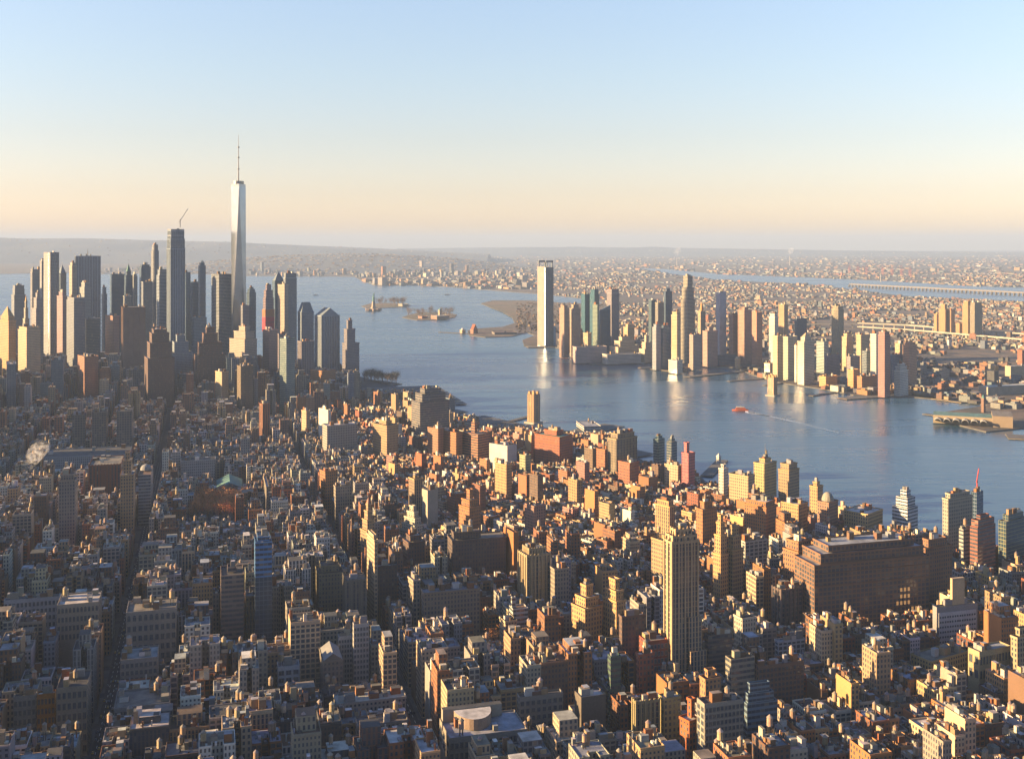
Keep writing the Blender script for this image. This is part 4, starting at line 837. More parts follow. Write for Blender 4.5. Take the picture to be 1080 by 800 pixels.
m = MB(); pr = [(66, 9.5), (80, 9), (96, 7.5), (104, 8), (110, 5), (113, 2.6), (116, 3.6), (121, 3.4), (124, .3)]
for (z1, r1), (z2, r2) in zip(pr, pr[1:]): m.cyl(0, 0, z1, z2, r1, r2, 'plain', C['copper'], 12, cap=False)
m.build('robed_figure', r_)
m = MB(); m.bar((5, 0, 106), (8, 0, 128), 1.7, 'plain', C['copper']); m.cyl(8, 0, 128, 131, 1.5, 3, 'plain', C['copper']); m.cyl(8, 0, 131, 136, 1.8, .2, 'plain', C['gold']); m.build('torch_arm', r_)
m = MB()
for k in range(7): t = -.9 + 1.8 * k / 6; m.bar((0, 0, 121), (6.5 * math.sin(t), 0, 121 + 6.5 * math.cos(t)), .35, 'plain', C['copper'])
m.build('crown', r_)
def small_building(x0, x1, yt, yb, label, cat, c, th=30, top=None, style='masonry', **k):
    h = dict(label=label, cat=cat, x0=x0, xm=x0 + (x1 - x0) * .4, x1=x1, yt=yt, yb=yb, yv=yb, col=C.get(c, c) if isinstance(c, str) else c, style=style, th=th, bk=1, **k)
    if top: h['top'] = top
    solve(h); return build_hero(h)
small_building(452, 474, 333, 337.5, 'low brick immigration hall on its island', 'museum', (0.189, 0.108, 0.0765), d=60)
for k, x in enumerate((457, 462, 467)): pass
small_building(462, 466, 327, 336.5, 'slim white towered hall on the island of trees', 'museum', 'cream', top=('pyramid', 325, 'copper'))
small_building(441, 451, 333.5, 336.5, 'red roofed island hospital wing', 'hospital', (0.203, 0.099, 0.0675))
small_building(420, 431, 320.5, 323.5, 'low service building behind the statue', 'service building', 'stone')
small_building(496, 504, 347.5, 352.5, 'rail terminal with steep red gable roof', 'railway terminal', (0.207, 0.09, 0.054), th=40, top=('gable', 342, 'red'))
small_building(485, 491, 348, 352, 'little white cupola building on the terminal pier', 'pier building', 'cream', top=('dome', 346, 'white'))
small_building(506, 545, 350.5, 353.5, 'long grey train shed beside the gabled terminal', 'train shed', (0.135, 0.117, 0.099), th=12)

# ---- ferry terminal across the river: shed with arched slips
Yh = F * H / (448 - ER); X0 = GY(984, Yh)[0]
r_ = thing('ferry_terminal', 'low ferry terminal with a row of arched boat slips', 'ferry terminal', (X0, Yh, 3), R(-22))
m = MB(); m.box(0, 150, 20, 95, 0, 22, 'masonry', (0.203, 0.162, 0.108), None, 'roofing', C['copper']); m.build('hall', r_)
m = MB(); m.box(150, 200, 5, 110, 0, 30, 'masonry', (0.18, 0.135, 0.09), None, 'roofing', C['gravel']); m.build('hall', r_)
for k in range(6):
    m = MB(); n = 8; P = [(12 + 23 * k + 9 * math.cos(math.pi * t / n), 6 + 9 * math.sin(math.pi * t / n)) for t in range(n + 1)]
    P = [(x, z_ + 2) for x, z_ in P]
    for (xa, za), (xb, zb) in zip(P, P[1:]): m.face([(xa, -14, za), (xb, -14, zb), (xb, 20, zb), (xa, 20, za)], 'plain', (0.27, 0.261, 0.243)); m.face([(xa, -14, za), (xb, -14, zb), (xb, -14, zb + 2), (xa, -14, za + 2)], 'plain', (0.27, 0.261, 0.243))
    m.build('slip_arch', r_)

# ---- piers and sea walls
def pier(p, q, wd, label, c=(0.135, 0.113, 0.0855), z=3.0, kind='pier'):
    a, b_ = Vector(G(*p)), Vector(G(*q)); d = (b_ - a); L = d.length
    r_ = thing(kind, label, kind.replace('_', ' '), (*a, 0), math.atan2(d.y, d.x), 'river piers')
    m = MB(); m.box(0, L, -wd / 2, wd / 2, z - 1.2, z, 'plain', c, None, 'paving', (1, 1, 1), bot=True); m.build('deck', r_)
    m = MB(); n = max(2, int(L / 14))
    for k in range(n + 1):
        for s in (-1, 1): m.cyl(L * k / n * .99 + .5, s * (wd / 2 - 1), -1, z - 1.2, .8, .8, 'plain', (.12, .1, .08), 6, cap=False)
    m.build('piling', r_)
pier((724, 398), (790, 391), 34, 'long pier left of the river vent tower')
pier((768, 402.5), (806, 399.5), 16, 'thin outer pier off the shore park')
pier((826, 404), (806, 407), 14, 'short dark jetty beside the far vent tower')
pier((855, 418), (905, 410), 16, 'slanting jetty left of the rust red tower')
pier((888, 421), (938, 417.5), 46, 'broad brown pier under the rust red tower', (0.18, 0.117, 0.0765))
pier((862, 408), (872, 411), 8, 'stub jetty in front of the low tan block')
pier((962, 417), (1018, 425), 40, 'long tan pier right of the round topped tower', (0.248, 0.189, 0.113))
pier((975, 437), (1002, 441), 20, 'dark finger pier left of the ferry terminal')
pier((1062, 461), (1120, 464), 70, 'tan pier cut off at the right edge', (0.225, 0.18, 0.117))
pier((463, 350.5), (495, 352), 18, 'thin pier reaching left from the gabled terminal')
pier((600, 371), (632, 383.5), 40, 'brown pier beside the long pier building', (0.189, 0.135, 0.09))
pier((635, 383), (640, 385), 120, 'low quay under the white waterfront wall')
pier((678, 387.5), (722, 392.5), 60, 'light quay under the cream river tower', (0.248, 0.203, 0.135))
pier((745, 503), (762, 486), 26, 'near pier with a little white pavilion')
pier((510, 452), (560, 439), 16, 'long straight walkway leading to the near vent tower', (0.189, 0.171, 0.144))
pier((600, 459), (648, 449), 70, 'wide sports pier right of the near vent tower', (0.18, 0.162, 0.135))
pier((395, 402), (418, 406), 50, 'dark wooded landing below the brown stepped tower', (.12, .1, .08))
pier((556, 366.5), (584, 366), 60, 'tan quay at the foot of the lone tower', (0.225, 0.171, 0.113))
small_building(756.5, 760.5, 481, 490, 'little white pavilion on the near pier', 'pavilion', 'white', top=('pyramid', 478, 'white'))
small_building(604, 634, 449.5, 456, 'long white roofed pier shed beside the sports field', 'pier shed', 'white', th=10, style='ribbon')
small_building(470, 480, 420, 438, 'low grey shed past the massive shore block', 'shed', 'slate')

# ---- boats
def hull(m, L, B_, z, c, x0=0):
    n = 8; top = []; 
    for s in (1, -1):
        pts = [(-L / 2 + L * k / n, s * B_ / 2 * (1 - max(0, (k / n - .55) / .45) ** 2)) for k in range(n + 1)]
        top.append(pts)
    for s, pts in zip((1, -1), top):
        for a, b_ in zip(pts, pts[1:]): m.face([(*a, z), (*b_, z), (b_[0], b_[1] * .8, -1), (a[0], a[1] * .8, -1)], 'plain', c)
    m.face([(*p, z) for p in top[0]] + [(*p, z) for p in top[1][::-1]], 'plain', c)
    m.face([(-L / 2, B_ / 2, z), (-L / 2, -B_ / 2, z), (-L / 2, -B_ * .4, -1), (-L / 2, B_ * .4, -1)], 'plain', c)
def boat(x, y, L, rz, c, label, name='ferry', dk=3):
    p = G(x, y); r_ = thing(name, label, name.replace('_', ' '), (*p, 0), R(rz)); B_ = L * .26
    m = MB(); hull(m, L, B_, L * .09, c); m.build('hull', r_)
    for k in range(dk):
        m = MB(); e = L * (.36 - .05 * k); m.box(-e, e * .8, -B_ * .4 + k, B_ * .4 - k, L * .09 + k * L * .06, L * .09 + (k + 1) * L * .06 - .3, 'ribbon' if k < 2 else 'plain', c if k < 2 else (0.315, 0.306, 0.288)); m.build('deckhouse', r_)
    m = MB(); m.cyl(-L * .05, 0, L * .09 + dk * L * .06, L * .16 + dk * L * .06, L * .02, L * .018, 'plain', (.12, .1, .1), 8); m.build('funnel', r_)
boat(780.5, 433, 48, 176, (0.279, 0.0585, 0.0225), 'orange red ferry crossing the river')
boat(333, 311.5, 55, 10, (.25, .24, .24), 'small grey ship at anchor in the bay', 'ship', 1)
boat(666, 387.5, 14, 20, (.1, .1, .1), 'tiny dark boat off the cream complex', 'boat', 1)
boat(472, 311, 60, 5, (.2, .2, .22), 'low barge far out in the bay', 'barge', 1)
def wake(px, label, mat='foam'):
    P = [G(*p) for p in px]; m = MB(); n = len(P) // 2
    L, Rr = P[:n], P[n:][::-1]; r_ = random.Random(4)
    for k in range(n - 1):
        s = 10
        for q in range(s):
            t0, t1 = q / s, (q + .92) / s
            f = lambda A, t: (A[k][0] + (A[k + 1][0] - A[k][0]) * t, A[k][1] + (A[k + 1][1] - A[k][1]) * t)
            a, b_, c_, d_ = f(L, t0), f(L, t1), f(Rr, t1), f(Rr, t0); j = r_.uniform(-.25, .25)
            a = (a[0] + (d_[0] - a[0]) * max(0, j), a[1]); d_ = (d_[0] - (d_[0] - a[0]) * max(0, -j), d_[1])
            m.face([(*a, .3), (*b_, .3), (*c_, .3), (*d_, .3)], mat, (1, 1, 1))
    o = m.build('wake'); o['kind'] = 'structure'
wake([(789, 433), (815, 439), (850, 447), (885, 456), (885, 456.6), (850, 448.2), (815, 440.2), (789, 435)], '', 'thin_foam')
wake([(786, 433), (800, 436), (812, 438.6), (812, 439.2), (800, 437.2), (786, 435)], '')

# ------------------------------------------------------------------ the street grid and its lots
HF = []
for h in HEROES:
    P = corners(h, 3); HF.append((h['c'][0], h['c'][1], max(h['w'], h['d']), P))
HC = sorted(((min(PX(*p) for p in corners(h)), max(PX(*p) for p in corners(h)), h['Yc'], h['yv']) for h in HEROES), key=lambda t: t[2])
for xa_, xb_, yv_ in [(-50, 150, 376), (150, 290, 378), (290, 380, 384), (380, 440, 414), (440, 480, 428), (480, 505, 440), (505, 575, 452), (575, 655, 459), (660, 740, 492), (740, 800, 512), (800, 900, 528), (900, 1000, 552), (1000, 1090, 572)]: HC.append((xa_, xb_, 1e5, yv_))
HC.append((196, 262, 1900, 556)); HC.append((505, 532, 1290, 688))
def clear(P, cx, cy):
    for x, y, r_, Q in HF:
        if abs(x - cx) < r_ + 60 and abs(y - cy) < r_ + 60 and overlap(P, Q): return False
    return True
def capz(P):
    xa = min(PX(*p) for p in P); xb = max(PX(*p) for p in P); Y = min(p[1] for p in P); z = 999
    for a, b_, Yc, yv in HC:
        if Yc > Y and xb > a + 1 and xa < b_ - 1: z = min(z, ZT(yv, Y))
    return z
PK = [G(*p) for p in [(196, 556), (258, 556), (262, 533), (205, 533)]]          # square of winter trees
TH1, THV = R(15.6), R(36)
def frame(th): return (math.cos(th), math.sin(th)), (-math.sin(th), math.cos(th))
def ab(th, X, Y): r_, l_ = frame(th); return X * l_[0] + Y * l_[1], X * r_[0] + Y * r_[1]
def xy(th, a, b_): r_, l_ = frame(th); return r_[0] * b_ + l_[0] * a, r_[1] * b_ + l_[1] * a
AVE = [-1450, -1300, -1150, -1000, -850, -700, -550, -400, -249, -99, 204, 494, 784, 1074, 1364, 1654]
def village(X, Y):
    a, b_ = ab(TH1, X, Y); return a > 1560 and b_ > 330 and a < 3300
LOTS = []
def zone(X, Y, a, b_, village_):
    """typical height, spread, lot width, palette, facade"""
    n_ = noise.noise(Vector((X * .004, Y * .004, 0)))
    if village_:
        big = rng.random() < .05
        return (rng.uniform(20, 33) if not big else rng.uniform(40, 72)), (rng.uniform(8, 14) if not big else 24), ['brick', 'brick', 'red', 'orange', 'tan', 'cream', 'pink', 'brown', 'white', 'gold'], ('masonry',)
    if a < 1560:
        if b_ < 204: return rng.uniform(48, 92) + 8 * n_, rng.uniform(16, 34), ['stone', 'tan', 'grey', 'brown', 'white', 'stone', 'brick', 'dark', 'cream'], ('masonry', 'loft', 'masonry', 'piers')
        if b_ < 494: return rng.uniform(34, 86), rng.uniform(14, 30), ['stone', 'tan', 'brick', 'brown', 'cream', 'grey', 'orange'], ('masonry', 'loft', 'masonry')
        big = rng.random() < .15
        return (rng.uniform(22, 40) if not big else rng.uniform(50, 75)), rng.uniform(9, 24), ['brick', 'red', 'orange', 'tan', 'cream', 'stone', 'brown', 'grey', 'gold', 'white'], ('masonry', 'masonry', 'loft')
    if a < 2100: return rng.uniform(34, 70), rng.uniform(13, 28), ['stone', 'tan', 'brown', 'grey', 'white', 'brick'], ('masonry', 'loft', 'masonry')
    if a < 3000:
        big = rng.random() < .06
        return (rng.uniform(26, 46) if not big else rng.uniform(55, 80)), rng.uniform(10, 22), ['stone', 'white', 'grey', 'brick', 'brown', 'tan', 'white'], ('masonry', 'loft')
    if (a > 3500 and X < -500) or (a > 3300 and -0.30 < X / Y < -0.13 and Y < 4700):
        big = rng.random() < .45
        return (rng.uniform(40, 75) if not big else rng.uniform(75, 160)), rng.uniform(18, 36), ['stone', 'slate', 'grey', 'tan', 'brick', 'slate', 'brown', 'cream'], ('masonry', 'loft', 'piers')
    big = rng.random() < .12
    return (rng.uniform(32, 56) if not big else rng.uniform(60, 105)), rng.uniform(14, 30), ['stone', 'tan', 'grey', 'brick', 'brown', 'orange', 'cream'], ('masonry', 'loft')
def try_lot(th, a0, a1, b0, b1, isv):
    ca, cb = (a0 + a1) / 2, (b0 + b1) / 2; X, Y = xy(th, ca, cb)
    if Y < 560 or village(X, Y) != isv: return
    lim = .4675 * Y
    if abs(X) > lim + 70: return
    P = [xy(th, a0, b0), xy(th, a0, b1), xy(th, a1, b1), xy(th, a1, b0)]
    if not all(inpoly(*p, MAN_IN) for p in P): return
    if inpoly(X, Y, PK): return
    hgt, lw, pal, sty = zone(X, Y, ca, cb, isv)
    if Y < 900: hgt = min(hgt, ZT(815, Y) if Y > 700 else 60)
    if hgt < 8: return
    if not clear(P, X, Y): return
    z = min(hgt, capz(P))
    if z < 9: return
    LOTS.append(dict(c=(X, Y), th=th, w=b1 - b0, d=a1 - a0, z=z, col=jit(C[rng.choice(pal)], .22), style=rng.choice(sty), v=isv))
mcx = sum(p[0] for p in MAN) / len(MAN); 
MAN_IN = [(x - 12 if i else x, y - 10) for i, (x, y) in enumerate(MAN)]
BLOCKS = []
def grid(th, isv, bl, a_lo, a_hi, step, street):
    for b0, b1 in zip(bl, bl[1:]):
        bb0, bb1 = b0 + 13, b1 - 13
        a = a_lo
        while a < a_hi:
            aa0, aa1 = a + street / 2, a + step - street / 2
            X, Y = xy(th, (aa0 + aa1) / 2, (bb0 + bb1) / 2)
            if Y > 500 and abs(X) < .4675 * Y + 260 and inpoly(X, Y, MAN) and village(X, Y) == isv:
                BLOCKS.append((th, aa0, aa1, bb0, bb1))
            if Y > 450 and abs(X) < .4675 * Y + 330:
                for lo, hi in ((aa0, (aa0 + aa1) / 2), ((aa0 + aa1) / 2, aa1)):
                    b_ = bb0
                    while b_ < bb1 - 6:
                        X, Y = xy(th, lo, b_); _, lw, _, _ = zone(X, Y, lo, b_, isv)
                        if th == TH1: lw = zone(X, Y, *ab(TH1, X, Y), isv)[1]
                        lw = min(lw, bb1 - b_); yard = rng.uniform(0, 5)
                        if lw > 5:
                            if lo == aa0: try_lot(th, lo, hi - yard, b_ + .05, b_ + lw - .05, isv)
                            else: try_lot(th, lo + yard, hi, b_ + .05, b_ + lw - .05, isv)
                        b_ += lw
            a += step
grid(TH1, False, AVE, 400, 5400, 80, 18)
grid(THV, True, [k * 150 for k in range(-2, 40)], 300, 4200, 72, 14)
print('lots', len(LOTS))
# block pavements and avenue markings
m = MB()
for th, a0, a1, b0, b1 in BLOCKS:
    m.box(b0 - 4, b1 + 4, a0 - 3, a1 + 3, 3, 3.15, 'paving', (1, 1, 1), lambda p, th=th: (*xy(th, p[1], p[0]), p[2]))
struct('pavement', m)
m = MB()
for b_ in (-99, 204, 494, 784):
    for off in (-5, 0, 5):
        a = 700
        while a < 2600:
            m.box(b_ + off - .15, b_ + off + .15, a, a + 6, 3.004, 3.008, 'paint', (1, 1, 1), lambda p: (*xy(TH1, p[1], p[0]), p[2])); a += 14
struct('road_markings', m)

def lot_shapes(L, rr, part):
    """part(name) -> mesh builder and transform; walls, cornice, roof, bulkheads, tanks"""
    w_, d_, z = L['w'], L['d'], L['z'] - 3; c = L['col']; Y = L['c'][1]
    near = Y < 2000
    mb, T = part('wall')
    party = []
    if not L['v'] and rr.random() < .55: party.append(1)
    if rr.random() < (.45 if L['v'] else .35): party.append(3)
    ring = ringof(w_, d_)
    if not L['v'] and w_ > 17 and d_ > 18 and rr.random() < .4:      # light court cut into the front
        n0, n1 = -w_ * rr.uniform(.08, .18), w_ * rr.uniform(.08, .18); dp = d_ * rr.uniform(.25, .5)
        ring = [(-w_ / 2, -d_ / 2), (n0, -d_ / 2), (n0, -d_ / 2 + dp), (n1, -d_ / 2 + dp), (n1, -d_ / 2), (w_ / 2, -d_ / 2), (w_ / 2, d_ / 2), (-w_ / 2, d_ / 2)]
        party = [7 if q == 3 else 5 for q in party]
    fh = 5.4 if not L['v'] else 5.0
    mb.walls(ring, 0, z, L['style'], c, rr.uniform(3.0, 4.6) if L['style'] != 'loft' else 5.5, fh, party, T)
    cc = jit(tuple(x * 1.1 for x in c), .1, rr)
    if near and len(ring) == 4: mb.box(-w_ / 2, w_ / 2, -d_ / 2 - .7, -d_ / 2 - .02, z - 1.8, z + .5, 'plain', cc, T, bot=True)
    ph = rr.uniform(.8, 2.0)
    mb2, T = part('roof'); rc = jit(C[rr.choice(ROOFS)], .25, rr)
    mb2.walls(ring, z + .001, z + ph, 'plain', cc, T=T); mb2.roof(ring, z + ph, ph, 'roofing', rc, cc, T)
    if not L['v'] and z > 45 and rr.random() < .3 and w_ > 14:
        mb, T = part('setback'); s = rr.uniform(.5, .75); zz = z + rr.uniform(6, 16); zz = min(zz, max(z + 4, L['cap']))
        r2 = ringof(w_, d_, s, 0, (0, d_ * .1)); mb.walls(r2, z, zz, L['style'], c, 4, fh, (), T); mb.face([T((x, y, zz)) for x, y in r2], 'roofing', rc); zt = zz
    if near:      # small vents and ducts standing on the roof
        for k in range(rr.randint(5, 11)):
            x, y = rr.uniform(-w_ / 2 + 1.5, w_ / 2 - 1.5), rr.uniform(-d_ / 2 + 1.5, d_ / 2 - 1.5); a_, b_ = rr.uniform(.4, 1.6), rr.uniform(.4, 2.6)
            mb2.box(x - a_, x + a_, y - b_, y + b_, z, z + rr.uniform(.8, 2.6), 'plain', jit(C[rr.choice(['silver', 'grey', 'white', 'tar', 'brown'])], .3, rr), T)
    n = rr.choice([1, 1, 2] if L['v'] else [1, 2, 2, 3] if not near else [2, 3, 3, 4])
    for k in range(n):
        bw_, bd_ = min(w_ * .42, rr.uniform(2.5, 7)), min(d_ * .35, rr.uniform(3, 8)); hh = rr.uniform(3.5, 7) if rr.random() < .75 else rr.uniform(7, 12)
        x = rr.uniform(-w_ / 2 + bw_ / 2 + .5, w_ / 2 - bw_ / 2 - .5); y = rr.uniform(-d_ / 2 + bd_ / 2 + .5, d_ / 2 - bd_ / 2 - .5)
        mb, T = part('bulkhead')
        mb.box(x - bw_ / 2, x + bw_ / 2, y - bd_ / 2, y + bd_ / 2, z, z + hh, 'plain', jit(C[rr.choice(['brick', 'tan', 'white', 'grey', 'stone', 'cream', 'brown'])], .25, rr), T, 'roofing', jit(C[rr.choice(ROOFS)], .25, rr))
    for k in range(rr.choice([1, 2, 3])):
        mb, T = part('chimney')
        x, y = rr.uniform(-w_ / 2 + 1, w_ / 2 - 1), rr.uniform(-d_ / 2 + 1, d_ / 2 - 1)
        mb.box(x - .6, x + .6, y - .6, y + .6, z, z + rr.uniform(2.5, 6), 'plain', jit(C[rr.choice(['brick', 'tan', 'silver', 'white'])], .2, rr), T)
        if L['v']: break
    pt = .55 if (not L['v'] and w_ > 12) else .05
    if Y < 2600 and rr.random() < pt:
        for k in range(rr.choice([1, 1, 2])):
            mb, T = part('water_tank'); tank_mesh(mb, rr.uniform(-w_ / 2 + 3, w_ / 2 - 3), rr.uniform(-d_ / 2 + 3, d_ / 2 - 3), z, rr.uniform(1.9, 2.6), T, rr=rr); L['tanks'] = L.get('tanks', 0) + 1
    return n
for L in LOTS:
    L['cap'] = 999
    Y = L['c'][1]; X = L['c'][0]; s = F / Y; L['px'] = PX(X, Y); L['py'] = PY(L['z'], Y)
    vis = 0 <= L['px'] <= 1080 and L['py'] < 795
    L['area'] = (L['w'] * s) * (min(L['z'], 45) * s) * vis
NIND = 285
order = sorted(LOTS, key=lambda L: -L['area'])
# what shows: drop lots standing fully behind a nearer, higher neighbour
def hidden(L):
    X, Y = L['c']; x0, x1 = L['px'] - L['w'] * .4 * F / Y, L['px'] + L['w'] * .4 * F / Y
    for M_ in near_tall:
        if M_ is L or M_['c'][1] >= Y - 8: continue
        Ym = M_['c'][1]; hw = M_['w'] * .5 * F / Ym
        if M_['px'] - hw < x0 and M_['px'] + hw > x1 and M_['py'] <= L['py'] + 3: return True
    for a, b_, Yc, yv in HCtop:
        if Yc < Y and a < x0 and b_ > x1 and yv <= L['py'] + 3: return True
    return False
near_tall = order[:700]; HCtop = [(min(PX(*p) for p in corners(h)), max(PX(*p) for p in corners(h)), h['Yc'], h['yt']) for h in HEROES]
IND = []
for L in order:
    if len(IND) >= NIND or not L['area']: break
    if 4 < L['px'] < 1076 and L['py'] < 785 and not hidden(L): IND.append(L); L['ind'] = True
print('individual buildings', len(IND))
REFS = {'tallest foreground tower': 'tallest foreground tower', 'blue glass hotel shaft': 'blue glass hotel shaft', 'huge dark brown': 'huge brown office block', 'pale H-shaped': 'pale H-shaped hotel',
 'big grey stone loft': 'arched-top grey loft', 'broad grey stone': 'curved white penthouse', 'grey hotel block': 'dense-windowed grey hotel', 'dark blank slab': 'dark blank slab', 'long white brick block': 'long white brick block',
 'long white roofed': 'long white roof block', 'small white grid': 'small white grid office', 'white stepped ziggurat': 'white ziggurat house', 'golden stepped deco tower, left': 'golden deco pair', 'slab shrouded': 'green netted slab',
 'blue grey terraced': 'blue terraced office', 'white patterned screen': 'white screen-front office', 'golden tan warehouse': 'golden tan warehouse', 'long yellow low': 'long yellow warehouse', 'black gridded': 'black gridded tower',
 'tapering golden tower, taller': 'golden twin spires', 'cream fronted tall': 'cream fronted tower', 'broad dark brown office': 'broad dark brown office', 'tan stone block': 'tan arched-window block', 'tall grey stone hotel': 'tall grey stone tower',
 'cream sliver': 'cream sliver tower', 'dark brick tower left': 'dark brick tower', 'striped balcony': 'striped balcony slab', 'green and tan corner': 'green-tan corner tower', 'grey brick wide': 'wide grey brick block',
 'cube shaped dark red': 'dark red library', 'teal copper roofed': 'teal roofed college', 'orange red brick sliver': 'orange brick sliver', 'long dark brown brick': 'long dark brick block', 'red brick gridded': 'red brick gridded block', 'white office with long blue': 'white blue-windowed office'}
RF = []
for h in HEROES:
    for k, v in REFS.items():
        if h['label'].startswith(k): RF.append(((h['x0'] + h['x1']) / 2, (h['yt'] + h['yv']) / 2, h['Yc'], v))
CN = dict(red='dark red', brick='brick red', orange='orange brick', tan='tan', gold='golden', cream='cream', stone='stone grey', grey='mid grey', white='white', brown='brown', dark='charcoal', pink='pinkish')
def cname(c):
    best = min(CN, key=lambda k: sum((a / sum(c) - b_ / sum(C[k])) ** 2 for a, b_ in zip(c, C[k])) * 4 + (sum(c) - sum(C[k])) ** 2 * .3); return CN[best]
NUM = ['', 'one', 'two', 'three', 'four', 'five', 'six', 'seven', 'eight', 'nine', 'ten', 'eleven', 'twelve', 'thirteen', 'fourteen', 'fifteen', 'sixteen', 'seventeen', 'eighteen', 'nineteen', 'twenty']
STY = dict(masonry='', loft='wide-windowed ', piers='ribbed ')
def describe(L):
    x, y = L['px'], (L['py'] + 12); r_ = min(RF, key=lambda r: math.hypot((r[0] - x), (r[1] - y) * 1.3))
    dx, dy = x - r_[0], y - r_[1]
    rel = ('left of' if dx < 0 else 'right of') if abs(dx) > abs(dy) * 1.2 else ('before' if dy > 0 else 'beyond')
    shape = 'narrow' if L['w'] < 13 else 'broad' if L['w'] > 26 else ''
    st_ = NUM[min(20, max(1, round(L['z'] / 5.4)))]
    return f"{cname(L['col'])} {shape} {st_}-storey {STY[L['style']]}block", f"{rel} the {r_[3]}", math.hypot(dx, dy)
labs = {}
TOT = MB(); TOTV = MB()
def stuff_part(mb, L):
    th = L['th']; c_, s_ = math.cos(th), math.sin(th); X, Y = L['c']
    return lambda nm: (mb, lambda p: (X + p[0] * c_ - p[1] * s_, Y + p[0] * s_ + p[1] * c_, p[2] + 3))
for i, L in enumerate(LOTS):
    rr = random.Random(i)
    if L.get('ind'):
        root = thing('row_house' if L['v'] else 'loft_building' if L['z'] > 45 else 'brick_building', '', 'building', (*L['c'], 3), L['th'], 'low and mid-rise city buildings'); made = []
        def part(nm):
            if nm in ('wall', 'roof'):
                for a, b_ in made:
                    if a == nm: return b_, None
            mb = MB(); made.append((nm, mb)); return mb, lambda p: p
        lot_shapes(L, rr, part); wl = None
        for nm, mb in made:
            if mb.f: mb.build(nm, root)
        d = describe(L); t = L.get('tanks', 0)
        d0 = d[0] + (' with water tank' if t == 1 else ' with two tanks' if t > 1 else '')
        labs.setdefault((d0, d[1]), []).append((d[2], root))
    else: lot_shapes(L, rr, stuff_part(TOTV if L['v'] else TOT, L))
ORD = ['nearest', 'second nearest', 'third nearest', 'fourth nearest', 'fifth nearest', 'sixth nearest', 'seventh nearest', 'eighth nearest', 'ninth nearest']
for (a, b_), Ls in labs.items():
    Ls.sort(key=lambda t: t[0])
    for k, (_, root) in enumerate(Ls): root['label'] = ' '.join((f'{a}, {b_}' if len(Ls) == 1 else f'{ORD[min(k, 8)]} {a}, {b_}').split())
o = TOT.build('city_blocks'); tag(o, 'dense mid-rise city blocks filling the streets', None, None, 'stuff'); o['category'] = 'city blocks'
o = TOTV.build('row_houses'); tag(o, 'dense low row houses of the village', None, None, 'stuff'); o['category'] = 'row houses'

# unseen blocks added beyond the left frame edge to throw the long morning shade
m = MB(); rr = random.Random(11)
a = 350
while a < 4300:
    if 1640 < a < 2200: a = 2200  # gap lets sun reach the steam plume and the trees of the square
    X = -.4675 * a - rr.uniform(110, 200); wv = rr.uniform(30, 60); z = rr.uniform(95, 210) if a < 3200 else rr.uniform(60, 130)
    T = lambda p, X=X, Y=a: (X + p[0], Y + p[1], p[2]); c = jit(C[rr.choice(['stone', 'brick', 'tan', 'brown', 'grey'])], .2, rr)
    m.walls(ringof(45, wv), 3, z, 'masonry', c, T=T); m.roof(ringof(45, wv), z, 1.5, 'roofing', C['tar'], c, T)
    a += wv + rr.choice([12, 18, 30, 60])
o = m.build('shade_blocks'); tag(o, 'unseen tall blocks added past the left edge for shade', None, None, 'stuff'); o['category'] = 'city blocks'

# ------------------------------------------------------------------ traffic on the avenues
rr = random.Random(8); car0 = None
def make_car(c, cab):
    r_ = thing('car', '', 'car', group='avenue traffic'); m = MB()
    P = [(-2.2, .5), (-2.2, 1.15), (-1.2, 1.3), (2.2, 1.0), (2.2, .5)]
    m.box(-2.25, 2.25, -.9, .9, .35, 1.05, 'steel', c, bot=True); m.build('body', r_)
    m = MB(); m.walls([(-1.5, -.82), (1.0, -.82), (1.0, .82), (-1.5, .82)], 1.05, 1.65, 'glass', c, ring2=[(-1.1, -.7), (.5, -.7), (.5, .7), (-1.1, .7)]); m.face([(-1.1, -.7, 1.65), (.5, -.7, 1.65), (.5, .7, 1.65), (-1.1, .7, 1.65)], 'steel', c); m.build('cabin', r_)
    for x in (-1.4, 1.4):
        for y in (-.9, .9):
            m = MB(); n = 8
            for s in (-.12, .12): m.face([(x + .38 * math.cos(6.283 * k / n), y + s, .38 + .38 * math.sin(6.283 * k / n)) for k in range(n)], 'plain', (.02, .02, .02))
            m.build('wheel', r_)
    return r_
CARC = [((.5, .3, .02), 'yellow taxi in the avenue traffic'), ((.4, .4, .4), 'white car in the avenue traffic'), ((.03, .03, .03), 'black car in the avenue traffic'), ((.15, .15, .16), 'grey car in the avenue traffic')]
protos_c = [make_car(c, 0) for c, _ in CARC]; used_c = set(); ncar = 0
for b_ in (-99, 204, 494):
    for lane in (-7.5, -2.5, 2.5, 7.5):
        a = 700 + rr.uniform(0, 40)
        while a < 1900:
            k = rr.choice([0, 0, 1, 2, 3, 3]); X, Y = xy(TH1, a, b_ + lane)
            if abs(X) < .46 * Y and PY(3, Y) < 798 and not (b_ > 0 and rr.random() < .5):
                if k in used_c:
                    o = protos_c[k].copy(); col.objects.link(o)
                    for ch in protos_c[k].children: q = ch.copy(); col.objects.link(q); q.parent = o
                else: o = protos_c[k]; used_c.add(k)
                o['label'] = CARC[k][1]; o['group'] = CARC[k][1].split(' in ')[0].replace('taxi', 'taxis').replace('car', 'cars') + ' on the avenues'
                o.location = (X, Y, 3.01); o.rotation_euler = (0, 0, TH1 + R(-90)); ncar += 1
            a += rr.uniform(14, 60)
print('cars', ncar)

